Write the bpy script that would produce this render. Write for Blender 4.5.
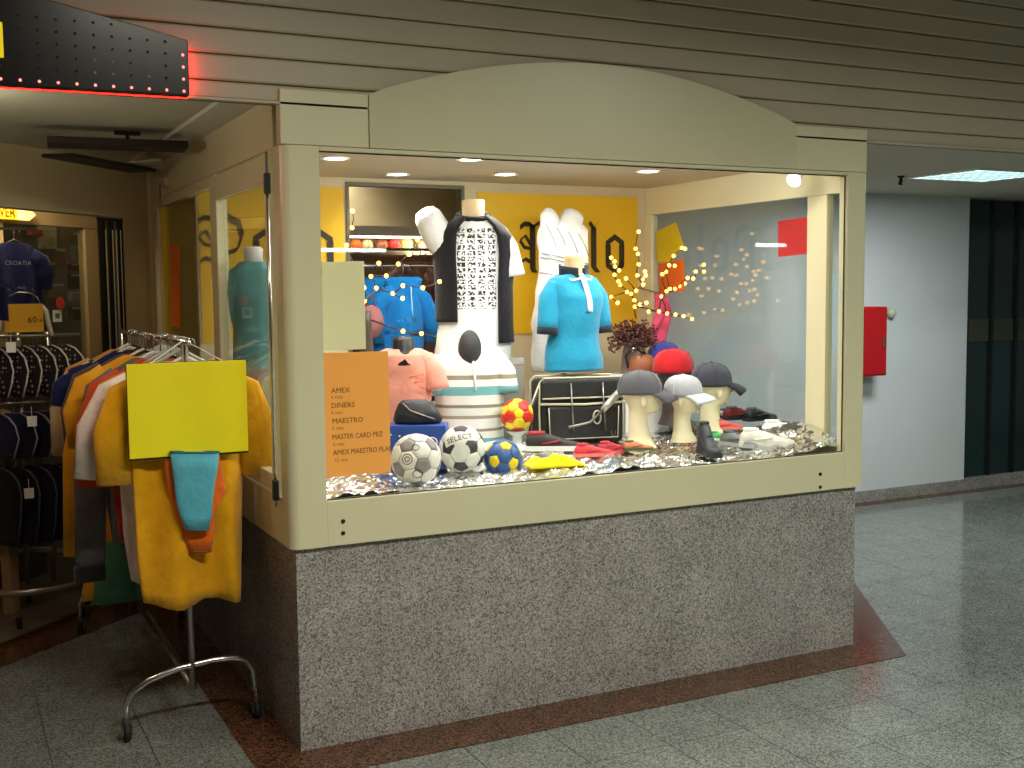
import bpy, math, random
from mathutils import Vector, Matrix, noise as mn
random.seed(7)
PI = math.pi
S = bpy.context.scene
for o in list(bpy.data.objects): bpy.data.objects.remove(o)
COL = S.collection

# ------------------------------------------------------------------ camera
CAMF, CAMP, YAW, PITCH, ROLL = 1141.86, Vector((-1.0147, -3.6645, 1.55)), 0.4652, 0.0811, -0.0105
def cam_axes():
    cy, sy, cp, sp = math.cos(YAW), math.sin(YAW), math.cos(PITCH), math.sin(PITCH)
    f = Vector((sy*cp, cy*cp, -sp)); r = Vector((cy, -sy, 0)); u = r.cross(f)
    cr, sr = math.cos(ROLL), math.sin(ROLL)
    return cr*r + sr*u, -sr*r + cr*u, f
CR, CU, CF = cam_axes()
cam = bpy.data.objects.new('camera', bpy.data.cameras.new('camera')); COL.objects.link(cam)
cam.data.sensor_width = 36; cam.data.lens = CAMF/1024*36; cam.data.clip_start = .05
cam.matrix_world = Matrix(((CR.x, CU.x, -CF.x, CAMP.x), (CR.y, CU.y, -CF.y, CAMP.y), (CR.z, CU.z, -CF.z, CAMP.z), (0, 0, 0, 1)))
S.camera = cam
def ray(px, py): return CF + CR*((px-512)/CAMF) - CU*((py-384)/CAMF)
def onx(px, py, v): d = ray(px, py); return CAMP + d*((v-CAMP.x)/d.x)
def ony(px, py, v): d = ray(px, py); return CAMP + d*((v-CAMP.y)/d.y)
def onz(px, py, v): d = ray(px, py); return CAMP + d*((v-CAMP.z)/d.z)
def ppm(p): return CAMF/((Vector(p)-CAMP).dot(CF))          # pixels per metre at a point

# ------------------------------------------------------------------ world, exposure, light
w = bpy.data.worlds.new('world'); S.world = w; w.use_nodes = True
w.node_tree.nodes['Background'].inputs[0].default_value = (.62, .68, .66, 1)
w.node_tree.nodes['Background'].inputs[1].default_value = .15
S.view_settings.view_transform = 'Standard'; S.view_settings.look = 'None'
S.view_settings.gamma = 1; S.view_settings.use_curve_mapping = False
S.view_settings.exposure = 0.0
def area(name, loc, sx, sy, power, col, rot=(0, 0, 0), spread=PI):
    l = bpy.data.lights.new(name, 'AREA'); l.shape = 'RECTANGLE'; l.size = sx; l.size_y = sy
    l.energy = power; l.color = col; l.spread = spread
    o = bpy.data.objects.new(name, l); COL.objects.link(o); o.location = loc; o.rotation_euler = rot
    return o
def spot(name, loc, target, power, col, angle=2.2, blend=.8, r=.05):
    l = bpy.data.lights.new(name, 'SPOT'); l.energy = power; l.color = col
    l.spot_size = angle; l.spot_blend = blend; l.shadow_soft_size = r
    o = bpy.data.objects.new(name, l); COL.objects.link(o); o.location = loc
    o.rotation_euler = (Vector(target)-Vector(loc)).to_track_quat('-Z', 'Y').to_euler()
    return o
WARM, COOL, NEUT = (1, .90, .70), (.86, 1, .95), (1, .97, .88)
CORRIDOR_LAMPS = [(.3, -2.6, 92, (1, .94, .78), 'nearest the red-edged sign'), (3.0, -3.1, 84, (.95, 1, .90), 'facing the display case'), (6.4, -2.6, 20, COOL, 'nearest the dark glass wall')]
DISPLAY_W, SPOT_W = 23, 42

# ------------------------------------------------------------------ helpers
def tag(o, label=None, cat=None, group=None, kind=None):
    for k, v in (('label', label), ('category', cat), ('group', group), ('kind', kind)):
        if v: o[k] = v
    return o
def thing(name, label, cat, loc=(0, 0, 0), rz=0, group=None):
    o = bpy.data.objects.new(name, None); COL.objects.link(o); o.empty_display_size = .05
    o.location = loc; o.rotation_euler = (0, 0, rz)
    return tag(o, label, cat, group)
def struct(name, label=None, cat=None):
    o = bpy.data.objects.new(name, None); COL.objects.link(o)
    return tag(o, label, cat, None, 'structure')
def frame_of(d):
    d = d.normalized(); a = Vector((0, 0, 1)) if abs(d.z) < .9 else Vector((1, 0, 0))
    x = a.cross(d).normalized(); return x, d.cross(x)
class MB:
    def __init__(s): s.v = []; s.f = []
    def add(s, vs, fs):
        n = len(s.v); s.v += [tuple(v) for v in vs]; s.f += [tuple(i+n for i in f) for f in fs]; return s
    def box(s, x0, x1, y0, y1, z0, z1):
        return s.add([(x, y, z) for z in (z0, z1) for y in (y0, y1) for x in (x0, x1)],
                     [(0, 2, 3, 1), (4, 5, 7, 6), (0, 1, 5, 4), (2, 6, 7, 3), (0, 4, 6, 2), (1, 3, 7, 5)])
    def slab(s, poly, z0, z1):
        n = len(poly); a = sum(poly[i][0]*poly[(i+1) % n][1]-poly[(i+1) % n][0]*poly[i][1] for i in range(n))
        if a < 0: poly = poly[::-1]
        return s.add([(x, y, z0) for x, y in poly]+[(x, y, z1) for x, y in poly],
                     [tuple(range(n))[::-1], tuple(range(n, 2*n))]+[(i, (i+1) % n, n+(i+1) % n, n+i) for i in range(n)])
    def plate(s, poly, y0, y1):                       # polygon in x-z, thickness along y
        n = len(poly); a = sum(poly[i][0]*poly[(i+1) % n][1]-poly[(i+1) % n][0]*poly[i][1] for i in range(n))
        if a < 0: poly = poly[::-1]
        return s.add([(x, y0, z) for x, z in poly]+[(x, y1, z) for x, z in poly],
                     [tuple(range(n)), tuple(range(n, 2*n))[::-1]]+[(i, n+i, n+(i+1) % n, (i+1) % n) for i in range(n)])
    def loft(s, rings, cap=True):
        n = len(rings[0]); vs = [p for r in rings for p in r]; fs = []
        for k in range(len(rings)-1):
            for i in range(n):
                j = (i+1) % n; fs.append((k*n+i, k*n+j, (k+1)*n+j, (k+1)*n+i))
        if cap: fs += [tuple(range(n))[::-1], tuple(range((len(rings)-1)*n, len(rings)*n))]
        return s.add(vs, fs)
    def tube(s, pts, r, n=8, closed=False):
        pts = [Vector(p) for p in pts]; m = len(pts); rs = r if isinstance(r, (list, tuple)) else [r]*m
        rings = []; x = None
        for i, p in enumerate(pts):
            a = pts[(i-1) % m] if (closed or i > 0) else p; b = pts[(i+1) % m] if (closed or i < m-1) else p
            d = (b-a).normalized() if (b-a).length > 1e-9 else Vector((0, 0, 1))
            if x is None: x, y = frame_of(d)
            x = (x-d*x.dot(d)).normalized(); y = d.cross(x)
            rings.append([p+(x*math.cos(t*2*PI/n)+y*math.sin(t*2*PI/n))*rs[i] for t in range(n)])
        if closed: rings.append(rings[0])
        return s.loft(rings, not closed)
    def lathe(s, prof, c=(0, 0, 0), n=20, sx=1, sy=1, cap=True):
        return s.loft([[(c[0]+r*sx*math.cos(t*2*PI/n), c[1]+r*sy*math.sin(t*2*PI/n), c[2]+z) for t in range(n)] for r, z in prof], cap)
    def ball(s, c, r, n=16, m=10):
        r = r if isinstance(r, (tuple, list)) else (r, r, r)
        return s.loft([[(c[0]+r[0]*math.sin(PI*k/m)*math.cos(t*2*PI/n), c[1]+r[1]*math.sin(PI*k/m)*math.sin(t*2*PI/n), c[2]-r[2]*math.cos(PI*k/m)) for t in range(n)]
                       for k in [.02]+list(range(1, m))+[m-.02]])
    def grid(s, nu, nv, fn):
        return s.add([fn(i/nu, j/nv) for j in range(nv+1) for i in range(nu+1)],
                     [(j*(nu+1)+i, j*(nu+1)+i+1, (j+1)*(nu+1)+i+1, (j+1)*(nu+1)+i) for j in range(nv) for i in range(nu)])
    def xf(s, M):
        s.v = [tuple(M @ Vector(v)) for v in s.v]; return s
    def mesh(s, name, m, smooth):
        me = bpy.data.meshes.new(name); me.from_pydata(s.v, [], s.f); me.materials.append(m)
        if smooth: me.polygons.foreach_set('use_smooth', [True]*len(me.polygons))
        me.update(); return me
    def build(s, name, m, parent=None, smooth=False, bevel=0, label=None, solid=0, seg=2, sub=0):
        o = bpy.data.objects.new(name, s.mesh(name, m, smooth)); COL.objects.link(o)
        if parent: o.parent = parent
        if solid:
            k = o.modifiers.new('solid', 'SOLIDIFY'); k.thickness = solid; k.offset = 0
        if bevel:
            k = o.modifiers.new('bevel', 'BEVEL'); k.width = bevel; k.segments = seg; k.limit_method = 'ANGLE'
        if sub:
            k = o.modifiers.new('sub', 'SUBSURF'); k.levels = sub; k.render_levels = sub
        if label: o['label'] = label
        return o
def copy_tree(o, parent=None):
    c = o.copy(); COL.objects.link(c); c.parent = parent
    for ch in list(o.children): copy_tree(ch, c)
    return c
def text_mb(txt, size, ext=.001, align='CENTER'):
    cu = bpy.data.curves.new('lettering', 'FONT'); cu.body = txt; cu.size = size; cu.extrude = ext; cu.align_x = align; cu.align_y = 'CENTER'
    cu.resolution_u = 2
    o = bpy.data.objects.new('lettering', cu); COL.objects.link(o)
    dg = bpy.context.evaluated_depsgraph_get(); me = bpy.data.meshes.new_from_object(o.evaluated_get(dg))
    b = MB(); b.v = [tuple(v.co) for v in me.vertices]; b.f = [tuple(p.vertices) for p in me.polygons]
    bpy.data.objects.remove(o); bpy.data.meshes.remove(me); bpy.data.curves.remove(cu)
    return b
UPRIGHT = Matrix.Rotation(PI/2, 4, 'X')            # text in x-y -> x-z facing -y
def T(x, y, z): return Matrix.Translation((x, y, z))

# ------------------------------------------------------------------ materials
def lin(c): return tuple(((v/255)/12.92 if v/255 <= .04045 else ((v/255+.055)/1.055)**2.4) for v in c)+(1,)
MATS = {}
def mat(name, c, rough=.5, metal=0, var=0, vs=8, bump=0, bs=80, emit=0, coat=0, spec=.5, world=False, sheen=0):
    if name in MATS: return MATS[name]
    m = bpy.data.materials.new(name); m.use_nodes = True; N = m.node_tree.nodes; L = m.node_tree.links; b = N['Principled BSDF']
    col = lin(c); b.inputs['Base Color'].default_value = col; b.inputs['Roughness'].default_value = rough
    b.inputs['Metallic'].default_value = metal; b.inputs['Specular IOR Level'].default_value = spec; b.inputs['Coat Weight'].default_value = coat
    b.inputs['Sheen Weight'].default_value = sheen
    if emit: b.inputs['Emission Color'].default_value = col; b.inputs['Emission Strength'].default_value = emit
    if var or bump:
        tc = N.new('ShaderNodeNewGeometry') if world else N.new('ShaderNodeTexCoord'); out = tc.outputs['Position' if world else 'Object']
        if var:
            n = N.new('ShaderNodeTexNoise'); n.inputs['Scale'].default_value = vs; n.inputs['Detail'].default_value = 4; L.new(out, n.inputs['Vector'])
            r = N.new('ShaderNodeValToRGB'); r.color_ramp.elements[0].position = .3; r.color_ramp.elements[1].position = .7
            r.color_ramp.elements[0].color = tuple(v*(1-var) for v in col[:3])+(1,); r.color_ramp.elements[1].color = tuple(min(1, v*(1+var)) for v in col[:3])+(1,)
            L.new(n.outputs['Fac'], r.inputs['Fac']); L.new(r.outputs['Color'], b.inputs['Base Color'])
        if bump:
            n2 = N.new('ShaderNodeTexNoise'); n2.inputs['Scale'].default_value = bs; n2.inputs['Detail'].default_value = 3; L.new(out, n2.inputs['Vector'])
            bp = N.new('ShaderNodeBump'); bp.inputs['Strength'].default_value = bump; bp.inputs['Distance'].default_value = .01
            L.new(n2.outputs['Fac'], bp.inputs['Height']); L.new(bp.outputs['Normal'], b.inputs['Normal'])
    MATS[name] = m; return m
def cloth(name, c, var=.12): return mat(name, c, .85, var=var, vs=14, bump=.35, bs=45, sheen=.2, spec=.2)
def granite(name, cols, rough=.25, scale=190, coat=0, spec=.5):
    m = bpy.data.materials.new(name); m.use_nodes = True; N = m.node_tree.nodes; L = m.node_tree.links; b = N['Principled BSDF']
    g = N.new('ShaderNodeNewGeometry'); v = N.new('ShaderNodeTexVoronoi'); v.inputs['Scale'].default_value = scale; L.new(g.outputs['Position'], v.inputs['Vector'])
    sp = N.new('ShaderNodeSeparateColor'); L.new(v.outputs['Color'], sp.inputs[0])
    r = N.new('ShaderNodeValToRGB'); r.color_ramp.interpolation = 'CONSTANT'; e = r.color_ramp.elements
    e[0].position = 0; e[0].color = lin(cols[0]); e[1].position = .22; e[1].color = lin(cols[1])
    for k, c in enumerate(cols[2:]): x = e.new(.5+.5*k/(len(cols)-2)); x.color = lin(c)
    L.new(sp.outputs[0], r.inputs['Fac'])
    n = N.new('ShaderNodeTexNoise'); n.inputs['Scale'].default_value = 5; n.inputs['Detail'].default_value = 5; L.new(g.outputs['Position'], n.inputs['Vector'])
    mr = N.new('ShaderNodeMapRange'); mr.inputs[1].default_value = .3; mr.inputs[2].default_value = .7; mr.inputs[3].default_value = .86; mr.inputs[4].default_value = 1.1
    L.new(n.outputs['Fac'], mr.inputs[0])
    mx = N.new('ShaderNodeMix'); mx.data_type = 'RGBA'; mx.blend_type = 'MULTIPLY'; mx.inputs[0].default_value = 1
    L.new(r.outputs['Color'], mx.inputs[6]); L.new(mr.outputs[0], mx.inputs[7]); L.new(mx.outputs[2], b.inputs['Base Color'])
    b.inputs['Roughness'].default_value = rough; b.inputs['Coat Weight'].default_value = coat; b.inputs['Specular IOR Level'].default_value = spec
    return m
def glass(name, tint=(1, 1, 1), ior=1.45, rough=0):
    m = bpy.data.materials.new(name); m.use_nodes = True; N = m.node_tree.nodes; L = m.node_tree.links
    for n in list(N): N.remove(n)
    o = N.new('ShaderNodeOutputMaterial'); t = N.new('ShaderNodeBsdfTransparent'); t.inputs[0].default_value = tint+(1,)
    g = N.new('ShaderNodeBsdfGlossy'); g.inputs['Roughness'].default_value = rough
    lw = N.new('ShaderNodeLayerWeight'); lw.inputs[0].default_value = .5
    pw = N.new('ShaderNodeMath'); pw.operation = 'POWER'; pw.inputs[1].default_value = 5; L.new(lw.outputs['Facing'], pw.inputs[0])
    f0 = ((ior-1)/(ior+1))**2
    mr = N.new('ShaderNodeMapRange'); mr.inputs[3].default_value = f0; mr.inputs[4].default_value = 1; L.new(pw.outputs[0], mr.inputs[0])
    x = N.new('ShaderNodeMixShader'); L.new(mr.outputs[0], x.inputs[0]); L.new(t.outputs[0], x.inputs[1]); L.new(g.outputs[0], x.inputs[2]); L.new(x.outputs[0], o.inputs[0])
    return m
def stripes(name, axis, bands, rough=.85):
    """bands: [(upper limit in object metres, colour)...] sorted, constant steps along one object axis"""
    m = bpy.data.materials.new(name); m.use_nodes = True; N = m.node_tree.nodes; L = m.node_tree.links; b = N['Principled BSDF']
    tc = N.new('ShaderNodeTexCoord'); sp = N.new('ShaderNodeSeparateXYZ'); L.new(tc.outputs['Object'], sp.inputs[0])
    lo, hi = bands[0][0], bands[-1][0]
    mr = N.new('ShaderNodeMapRange'); mr.inputs[1].default_value = lo; mr.inputs[2].default_value = hi; L.new(sp.outputs[axis], mr.inputs[0])
    r = N.new('ShaderNodeValToRGB'); r.color_ramp.interpolation = 'CONSTANT'; e = r.color_ramp.elements
    while len(e) > 1: e.remove(e[-1])
    e[0].position = 0; e[0].color = lin(bands[0][1])
    for p, c in bands[1:-1]: x = e.new((p-lo)/(hi-lo)); x.color = lin(c)
    L.new(mr.outputs[0], r.inputs['Fac']); L.new(r.outputs['Color'], b.inputs['Base Color']); b.inputs['Roughness'].default_value = rough
    return m
def print_mat(name, base, ink, x0, x1, z0, z1):
    m = bpy.data.materials.new(name); m.use_nodes = True; N = m.node_tree.nodes; L = m.node_tree.links; b = N['Principled BSDF']
    tc = N.new('ShaderNodeTexCoord'); sp = N.new('ShaderNodeSeparateXYZ'); L.new(tc.outputs['Object'], sp.inputs[0])
    def math_(op, a, bb):
        n = N.new('ShaderNodeMath'); n.operation = op
        for i, q in enumerate((a, bb)):
            if isinstance(q, (int, float)): n.inputs[i].default_value = q
            else: L.new(q, n.inputs[i])
        return n.outputs[0]
    inside = math_('MULTIPLY', math_('MULTIPLY', math_('GREATER_THAN', sp.outputs[0], x0), math_('LESS_THAN', sp.outputs[0], x1)),
                   math_('MULTIPLY', math_('GREATER_THAN', sp.outputs[2], z0), math_('LESS_THAN', sp.outputs[2], z1)))
    colm = math_('GREATER_THAN', math_('FRACT', math_('MULTIPLY', sp.outputs[0], 21), 0), .22)
    rows = math_('GREATER_THAN', math_('FRACT', math_('MULTIPLY', sp.outputs[2], 38), 0), .2)
    n = N.new('ShaderNodeTexNoise'); n.inputs['Scale'].default_value = 95; n.inputs['Detail'].default_value = 1; L.new(tc.outputs['Object'], n.inputs['Vector'])
    gl = math_('GREATER_THAN', n.outputs['Fac'], .49)
    k = math_('MULTIPLY', math_('MULTIPLY', inside, gl), math_('MULTIPLY', colm, rows))
    mx = N.new('ShaderNodeMix'); mx.data_type = 'RGBA'; mx.inputs[6].default_value = lin(base); mx.inputs[7].default_value = lin(ink)
    L.new(k, mx.inputs[0]); L.new(mx.outputs[2], b.inputs['Base Color']); b.inputs['Roughness'].default_value = .85
    return m
def paper(name, c, tr=.5):
    m = mat(name, c, .7, var=.04, vs=6); N = m.node_tree.nodes; L = m.node_tree.links; b = N['Principled BSDF']; o = N['Material Output']
    t = N.new('ShaderNodeBsdfTranslucent'); t.inputs[0].default_value = lin(c); x = N.new('ShaderNodeMixShader'); x.inputs[0].default_value = tr
    L.new(b.outputs[0], x.inputs[1]); L.new(t.outputs[0], x.inputs[2]); L.new(x.outputs[0], o.inputs[0]); return m
CREAM = mat('cream_lacquer', (214, 208, 172), .32, var=.03, vs=3, world=True)
CREAM2 = mat('cream_lacquer_inside', (232, 224, 186), .45)
BEIGE = mat('beige_panel', (205, 190, 155), .6, var=.04, vs=3)
BOARD = mat('fascia_board', (182, 170, 145), .42, var=.05, vs=2, world=True)
CEIL = mat('ceiling_paint', (178, 176, 158), .8, var=.03, vs=2, world=True)
WHITEWALL = mat('white_wall_paint', (205, 212, 214), .6, var=.03, vs=2, world=True)
GRAN = granite('grey_granite', [(104, 101, 99), (150, 146, 140), (178, 172, 163), (136, 133, 130), (160, 157, 156)], .24, 210)
TILE = granite('grey_floor_granite', [(84, 88, 85), (120, 125, 121), (146, 150, 146), (108, 113, 109), (132, 138, 132)], .12, 190, spec=.7)
BROWN = granite('red_brown_granite', [(40, 28, 22), (96, 62, 42), (118, 76, 48), (66, 48, 38), (88, 66, 54)], .18, 150)
GROUT = mat('grout', (84, 84, 78), .8)
PLASTER = mat('entrance_plaster', (196, 186, 148), .8, var=.05, vs=3, world=True)
CHROME = mat('chrome', (205, 205, 205), .18, 1)
STEEL = mat('dull_steel', (150, 150, 145), .35, 1)
BLACK = mat('black_plastic', (22, 22, 24), .4)
DARK = mat('dark_metal', (40, 40, 36), .4, .6)
RUBBER = mat('black_rubber', (20, 20, 20), .7)
YELLOW = mat('yellow_banner', (228, 182, 20), .6, var=.06, vs=4)
GLASS = glass('window_glass'); GLASS2 = glass('side_glass', (.93, .95, .93), 1.6)
WHITE = mat('white_plastic', (235, 235, 230), .4)
LAMPW = mat('lamp_diffuser', (255, 250, 240), .5, emit=14)
TUBEW = mat('fluorescent_tube', (245, 255, 250), .5, emit=22)

# ================================================================== SETTING
W, D, ZC, ZT = 2.503, 1.62, .699, 2.2076
TS, TX0, TY0 = .316, .523, -.20
# floor: every tile in view is its own piece
floor = struct('floor'); MB().box(-7, 10, -8, 9, -.05, -.006).build('floor_bed', GROUT, floor)
tile_me = MB().box(.0016, TS-.0016, .0016, TS-.0016, -.006, 0).mesh('tile', TILE, False)
far = MB(); ntile = 0
def seen(x, y):
    d = Vector((x, y, 0))-CAMP; z = d.dot(CF)
    if z < .3: return False
    px, py = 512+CAMF*d.dot(CR)/z, 384-CAMF*d.dot(CU)/z
    return -25 < px < 1049 and 460 < py < 800
cand = []
for i in range(-23, 30):
    for j in range(-24, 29):
        x, y = TX0+i*TS, TY0+j*TS
        cx, cy = x+TS/2, y+TS/2
        under = (0 < x and x+TS < W and y > .05 and y+TS < 2.5)
        if seen(cx, cy) and not under and y < 2.45: cand.append((x, y))
        elif not under: far.box(x+.0016, x+TS-.0016, y+.0016, y+TS-.0016, -.006, 0)
cand.sort(key=lambda p: (Vector((p[0], p[1], 0))-CAMP).length)
for x, y in cand[:300]:
    o = bpy.data.objects.new('tile', tile_me); COL.objects.link(o); o.parent = floor; o.location = (x, y, 0)
for x, y in cand[300:]: far.box(x+.0016, x+TS-.0016, y+.0016, y+TS-.0016, -.006, 0)
tag(far.build('tile_field', TILE, floor), kind='stuff')
# red-brown border around the display base
border = struct('trim_1')
def bord(poly): MB().slab(poly, .0, .0025).build('border_stone', BROWN, border)
xs = [-.15]+[TX0-TS+.02+TS*2*k for k in range(5)]
for a, b in zip(xs, xs[1:]+[2.62]): 
    if b > a: bord([(a+.001, -.2), (min(b, 2.62)-.001 if b < 2.6 else 2.57, -.2), (min(b, 2.62)-.001 if b < 2.6 else 2.66, .02), (a+.001, .02)])
bord([(2.572, -.2), (3.38, 1.03), (2.9, 1.03), (2.50, .3), (2.50, .021), (2.661, .021)])
bord([(3.381, 1.031), (4.3, 2.43), (2.9, 2.43), (2.9, 1.031)])
for k in range(4): bord([(-.15, .021+k*.63), (.02, .021+k*.63), (.02, .65+k*.63), (-.15, .65+k*.63)])
# shop threshold on the diagonal, raised shop floor, brown stone riser
sh = struct('trim_2')
MB().slab([(-3.2, -.62), (-.15, 2.1), (-.15, 2.4), (-3.2, -.28)], 0, .003).build('border_stone', BROWN, sh)
MB().slab([(-3.2, -.6), (-.15, 2.45), (-.15, 2.475), (-3.2, -.575)], 0, .022).build('brass_edge', mat('brass_edge', (150, 125, 80), .35, .8), sh)
MB().slab([(-3.2, -.575), (-.15, 2.475), (2.4, 3.2), (2.4, 6), (-3.2, 6)], .0, .018).build('shop_floor', mat('shop_floor', (120, 112, 98), .35, var=.15, vs=30, world=True), sh)
# fascia boards above (each board a piece)
fas = struct('wall_front')
MB().box(-7, 10, .035, .09, 2.165, 3.2).build('fascia_backing', mat('fascia_backing', (70, 64, 52), .8), fas)
zb = 2.165; heights = [.058]+[.0825]*12
for h in heights:
    b = MB(); n = 6
    prof = [(.02, zb), (.016, zb+.006), (.016, zb+h-.010), (.021, zb+h-.004), (.034, zb+h-.003), (.034, zb)]
    b.loft([[(x, y, z) for y, z in prof] for x in (-7, 10)]); b.build('fascia_board', BOARD, fas); zb += h
MB().box(-7, 10, -.0, .03, 2.158, 2.1652).build('fascia_edge', BOARD, fas)
# low ceilings behind the fascia, high corridor ceiling before it
ce = struct('ceiling'); MB().box(-7, 0, .09, 6, 2.2115, 2.26).build('entrance_ceiling', CEIL, ce); MB().box(W, 10, .09, 2.9, 2.2115, 2.26).build('side_ceiling', CEIL, ce)
MB().box(-7, 10, -8, .09, 3.2, 3.25).build('corridor_ceiling', CEIL, ce); MB().box(0, W+.02, 1.7, 6, 2.42, 2.5).build('shop_ceiling', CEIL, ce)
MB().box(-.13, 0, .09, 2.45, 2.195, 2.2115).build('ceiling_trim', mat('pale_trim', (205, 205, 198), .5), ce)
# far side of the corridor, only ever seen in reflections
op = struct('wall_opposite'); MB().box(-7, 14, -8.1, -8, 0, 3.2).build('opposite_wall', mat('opposite_wall', (70, 66, 60), .7), op)
# white wall with granite skirting, dark glass wall
ww = struct('wall_back'); MB().box(W, 5.925, 2.497, 2.6, .085, 2.2115).build('plaster', WHITEWALL, ww)
bb = struct('baseboard_back'); MB().box(W, 5.925, 2.485, 2.6, .0, .085).build('skirting', GRAN, bb)
MB().box(2.6, 9, 2.40, 2.484, 0, .003).build('floor_strip', BROWN, bb)
gw = struct('window_4'); TEAL = mat('teal_dark_glass', (20, 44, 42), .12, var=.2, vs=1.5, world=True, spec=.6)
for k in range(9):
    x0 = 5.95+k*.27; MB().box(x0, x0+.245, 2.53, 2.545, .09, 2.2).build('pane', TEAL, gw)
    MB().box(x0-.025, x0, 2.51, 2.56, .09, 2.2).build('mullion', mat('mullion', (30, 32, 28), .4, .3), gw)
    MB().box(x0, x0+.245, 2.545, 2.56, .09, 2.2).build('backing', mat('glass_backing', (16, 26, 24), .8), gw)
    MB().box(x0+.02, x0+.225, 2.516, 2.529, 1.13, 1.3).build('sticker', mat('frosted_band', (58, 62, 48), .6), gw)
MB().box(5.925, 9, 2.5, 2.6, 0, .09).build('sill', GRAN, gw)

# ================================================================== DISPLAY CASE SHELL
GX = [.02, .313, .609, .909, 1.22, 1.53, 1.84, 2.16, W-.02]
base = struct('wall_left')
def gpan(b): b.build('granite_panel', GRAN, base, bevel=.0006, seg=1)
for a, b in zip(GX, GX[1:]): gpan(MB().box(a+.0003, b-.0003, .02, .05, 0, ZC))
for k in range(4): gpan(MB().box(.02, .05, .0505+k*.6, .05+k*.6+.599, 0, ZC))
gpan(MB().slab([(W-.05, .0505), (W-.02, .0505), (W-.02, 2.48), (W-.05, 2.48)], 0, ZC))
# front window: frame members, header panels, pane
w1 = struct('window_1')
def fr(name, *a, bev=.004): return MB().box(*a).build(name, CREAM, w1, bevel=bev)
x0, x1, z0, z1 = .126, 2.402, .853, 2.016
# rounded left and right corner posts
def post(xa, xb, ya, yb, zlo, zhi, corner):
    r = .035 if corner == 'l' else .008; pl = []
    cs = {'l': (xa+r, ya+r, PI, 1.5*PI), 'r': (xb-r, ya+r, 1.5*PI, 2*PI)}[corner]
    arc = [(cs[0]+r*math.cos(cs[2]+(cs[3]-cs[2])*t/6), cs[1]+r*math.sin(cs[2]+(cs[3]-cs[2])*t/6)) for t in range(7)]
    pl = arc+[(xb, ya), (xb, yb), (xa, yb)] if corner == 'l' else [(xa, yb), (xa, ya)]+arc+[(xb, yb)]
    return MB().slab(pl, zlo, zhi)
post(0, x0, 0, .1, ZC, 2.03, 'l').build('corner_post', CREAM, w1)
post(x1, W, 0, .05, ZC, 2.03, 'r').build('corner_post', CREAM, w1)
fr('bottom_rail', x0, x1, 0, .045, ZC, z0, bev=.002)
fr('top_rail', x0, x1, 0, .05, z1, 2.03, bev=.002)
fr('header_panel', 0, .3, 0, .05, 2.0315, ZT, bev=.003); fr('header_panel', .3015, W, 0, .05, 2.0315, ZT, bev=.003)
MB().box(x0, x1, .02, .028, z0, z1).build('pane', GLASS, w1)
GASK = mat('dark_gasket', (46, 44, 36), .6)
for a in ((x0, x0+.004, .0165, .0195, z0, z1), (x1-.004, x1, .0165, .0195, z0, z1), (x0, x1, .0165, .0195, z0, z0+.004), (x0, x1, .0165, .0195, z1-.004, z1)): MB().box(*a).build('gasket', GASK, w1)
for px, py in ((343, 521), (343, 533), (820, 474), (820, 487)):
    p = ony(px, py, 0); MB().lathe([(.007, 0), (.007, .004), (.003, .005)], (0, 0, 0), 12).xf(T(p.x, 0, p.z) @ Matrix.Rotation(PI/2, 4, 'X')).build('screw', BLACK, w1)
# arched blank sign board over the header
ab = [(.302, 2.0315)]+[(.302+1.82*t/30, 2.2076+.168*math.sin(PI*t/30)**.85) for t in range(31)]+[(2.122, 2.0315)]
arch = MB().plate(ab, -.004, -.0005).build('sign_board', mat('cream_sign', (205, 199, 164), .28, var=.04, vs=2), None)
tag(arch, 'blank cream arch-topped sign board above the shop window', 'sign')
# side wall of the case: granite base below, cream rails, fixed pane, glass door
w2 = struct('window_2'); d1 = struct('door_1')
def sd(p, name, *a, m=CREAM, bev=.003): return MB().box(*a).build(name, m, p, bevel=bev)
sd(w2, 'bottom_rail', 0, .04, .1005, 2.48, ZC, .86); sd(w2, 'header', 0, .04, .1005, 2.48, 2.03, ZT)
sd(w2, 'post', 0, .05, 1.0, 1.09, .861, 2.029); sd(w2, 'post', 0, .05, 2.32, 2.48, .861, 2.029)
sd(w2, 'top_rail', 0, .04, 1.091, 2.319, 1.985, 2.029); MB().box(.016, .022, 1.09, 2.32, .861, 1.985).build('pane', GLASS2, w2)
sd(d1, 'stile', -.004, .034, .15, .205, .87, 2.02); sd(d1, 'stile', -.004, .034, .96, .998, .87, 2.02)
sd(d1, 'top_rail', -.004, .034, .206, .959, 1.925, 2.02); sd(d1, 'bottom_rail', -.004, .034, .206, .959, .87, .93); MB().box(.012, .018, .206, .959, .931, 1.924).build('pane', GLASS2, d1)
rod = MB().tube([(-.014, .128, .83), (-.014, .128, 2.02)], .005, 8).build('hinge_rod', CHROME, d1, True)
for z in (.885, 1.915): MB().box(-.024, -.004, .116, .14, z-.035, z+.035).build('hinge_block', BLACK, rod, bevel=.004)
# right wall of the case
w3 = struct('window_3')
def rt(name, ya, yb, za, zb_, m=CREAM2): return MB().box(W-.045, W-.005, ya, yb, za, zb_).build(name, m, w3, bevel=.003)
rt('bottom_rail', .0505, D, ZC, .86); rt('header', .0505, D, 1.955, 2.1); rt('post', .19, .315, .861, 1.954); rt('post', 1.555, D, .861, 1.954)
MB().box(W-.03, W-.024, .315, 1.555, .861, 1.954).build('pane', GLASS2, w3); MB().box(W-.03, W-.024, .0505, .19, .861, 1.954).build('pane', GLASS2, w3)
rt('outer_cladding', D+.001, 2.48, ZC, ZT); MB().box(W-.045, W-.005, .1005, D, 2.1005, ZT).build('header', CREAM, w3)
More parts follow.
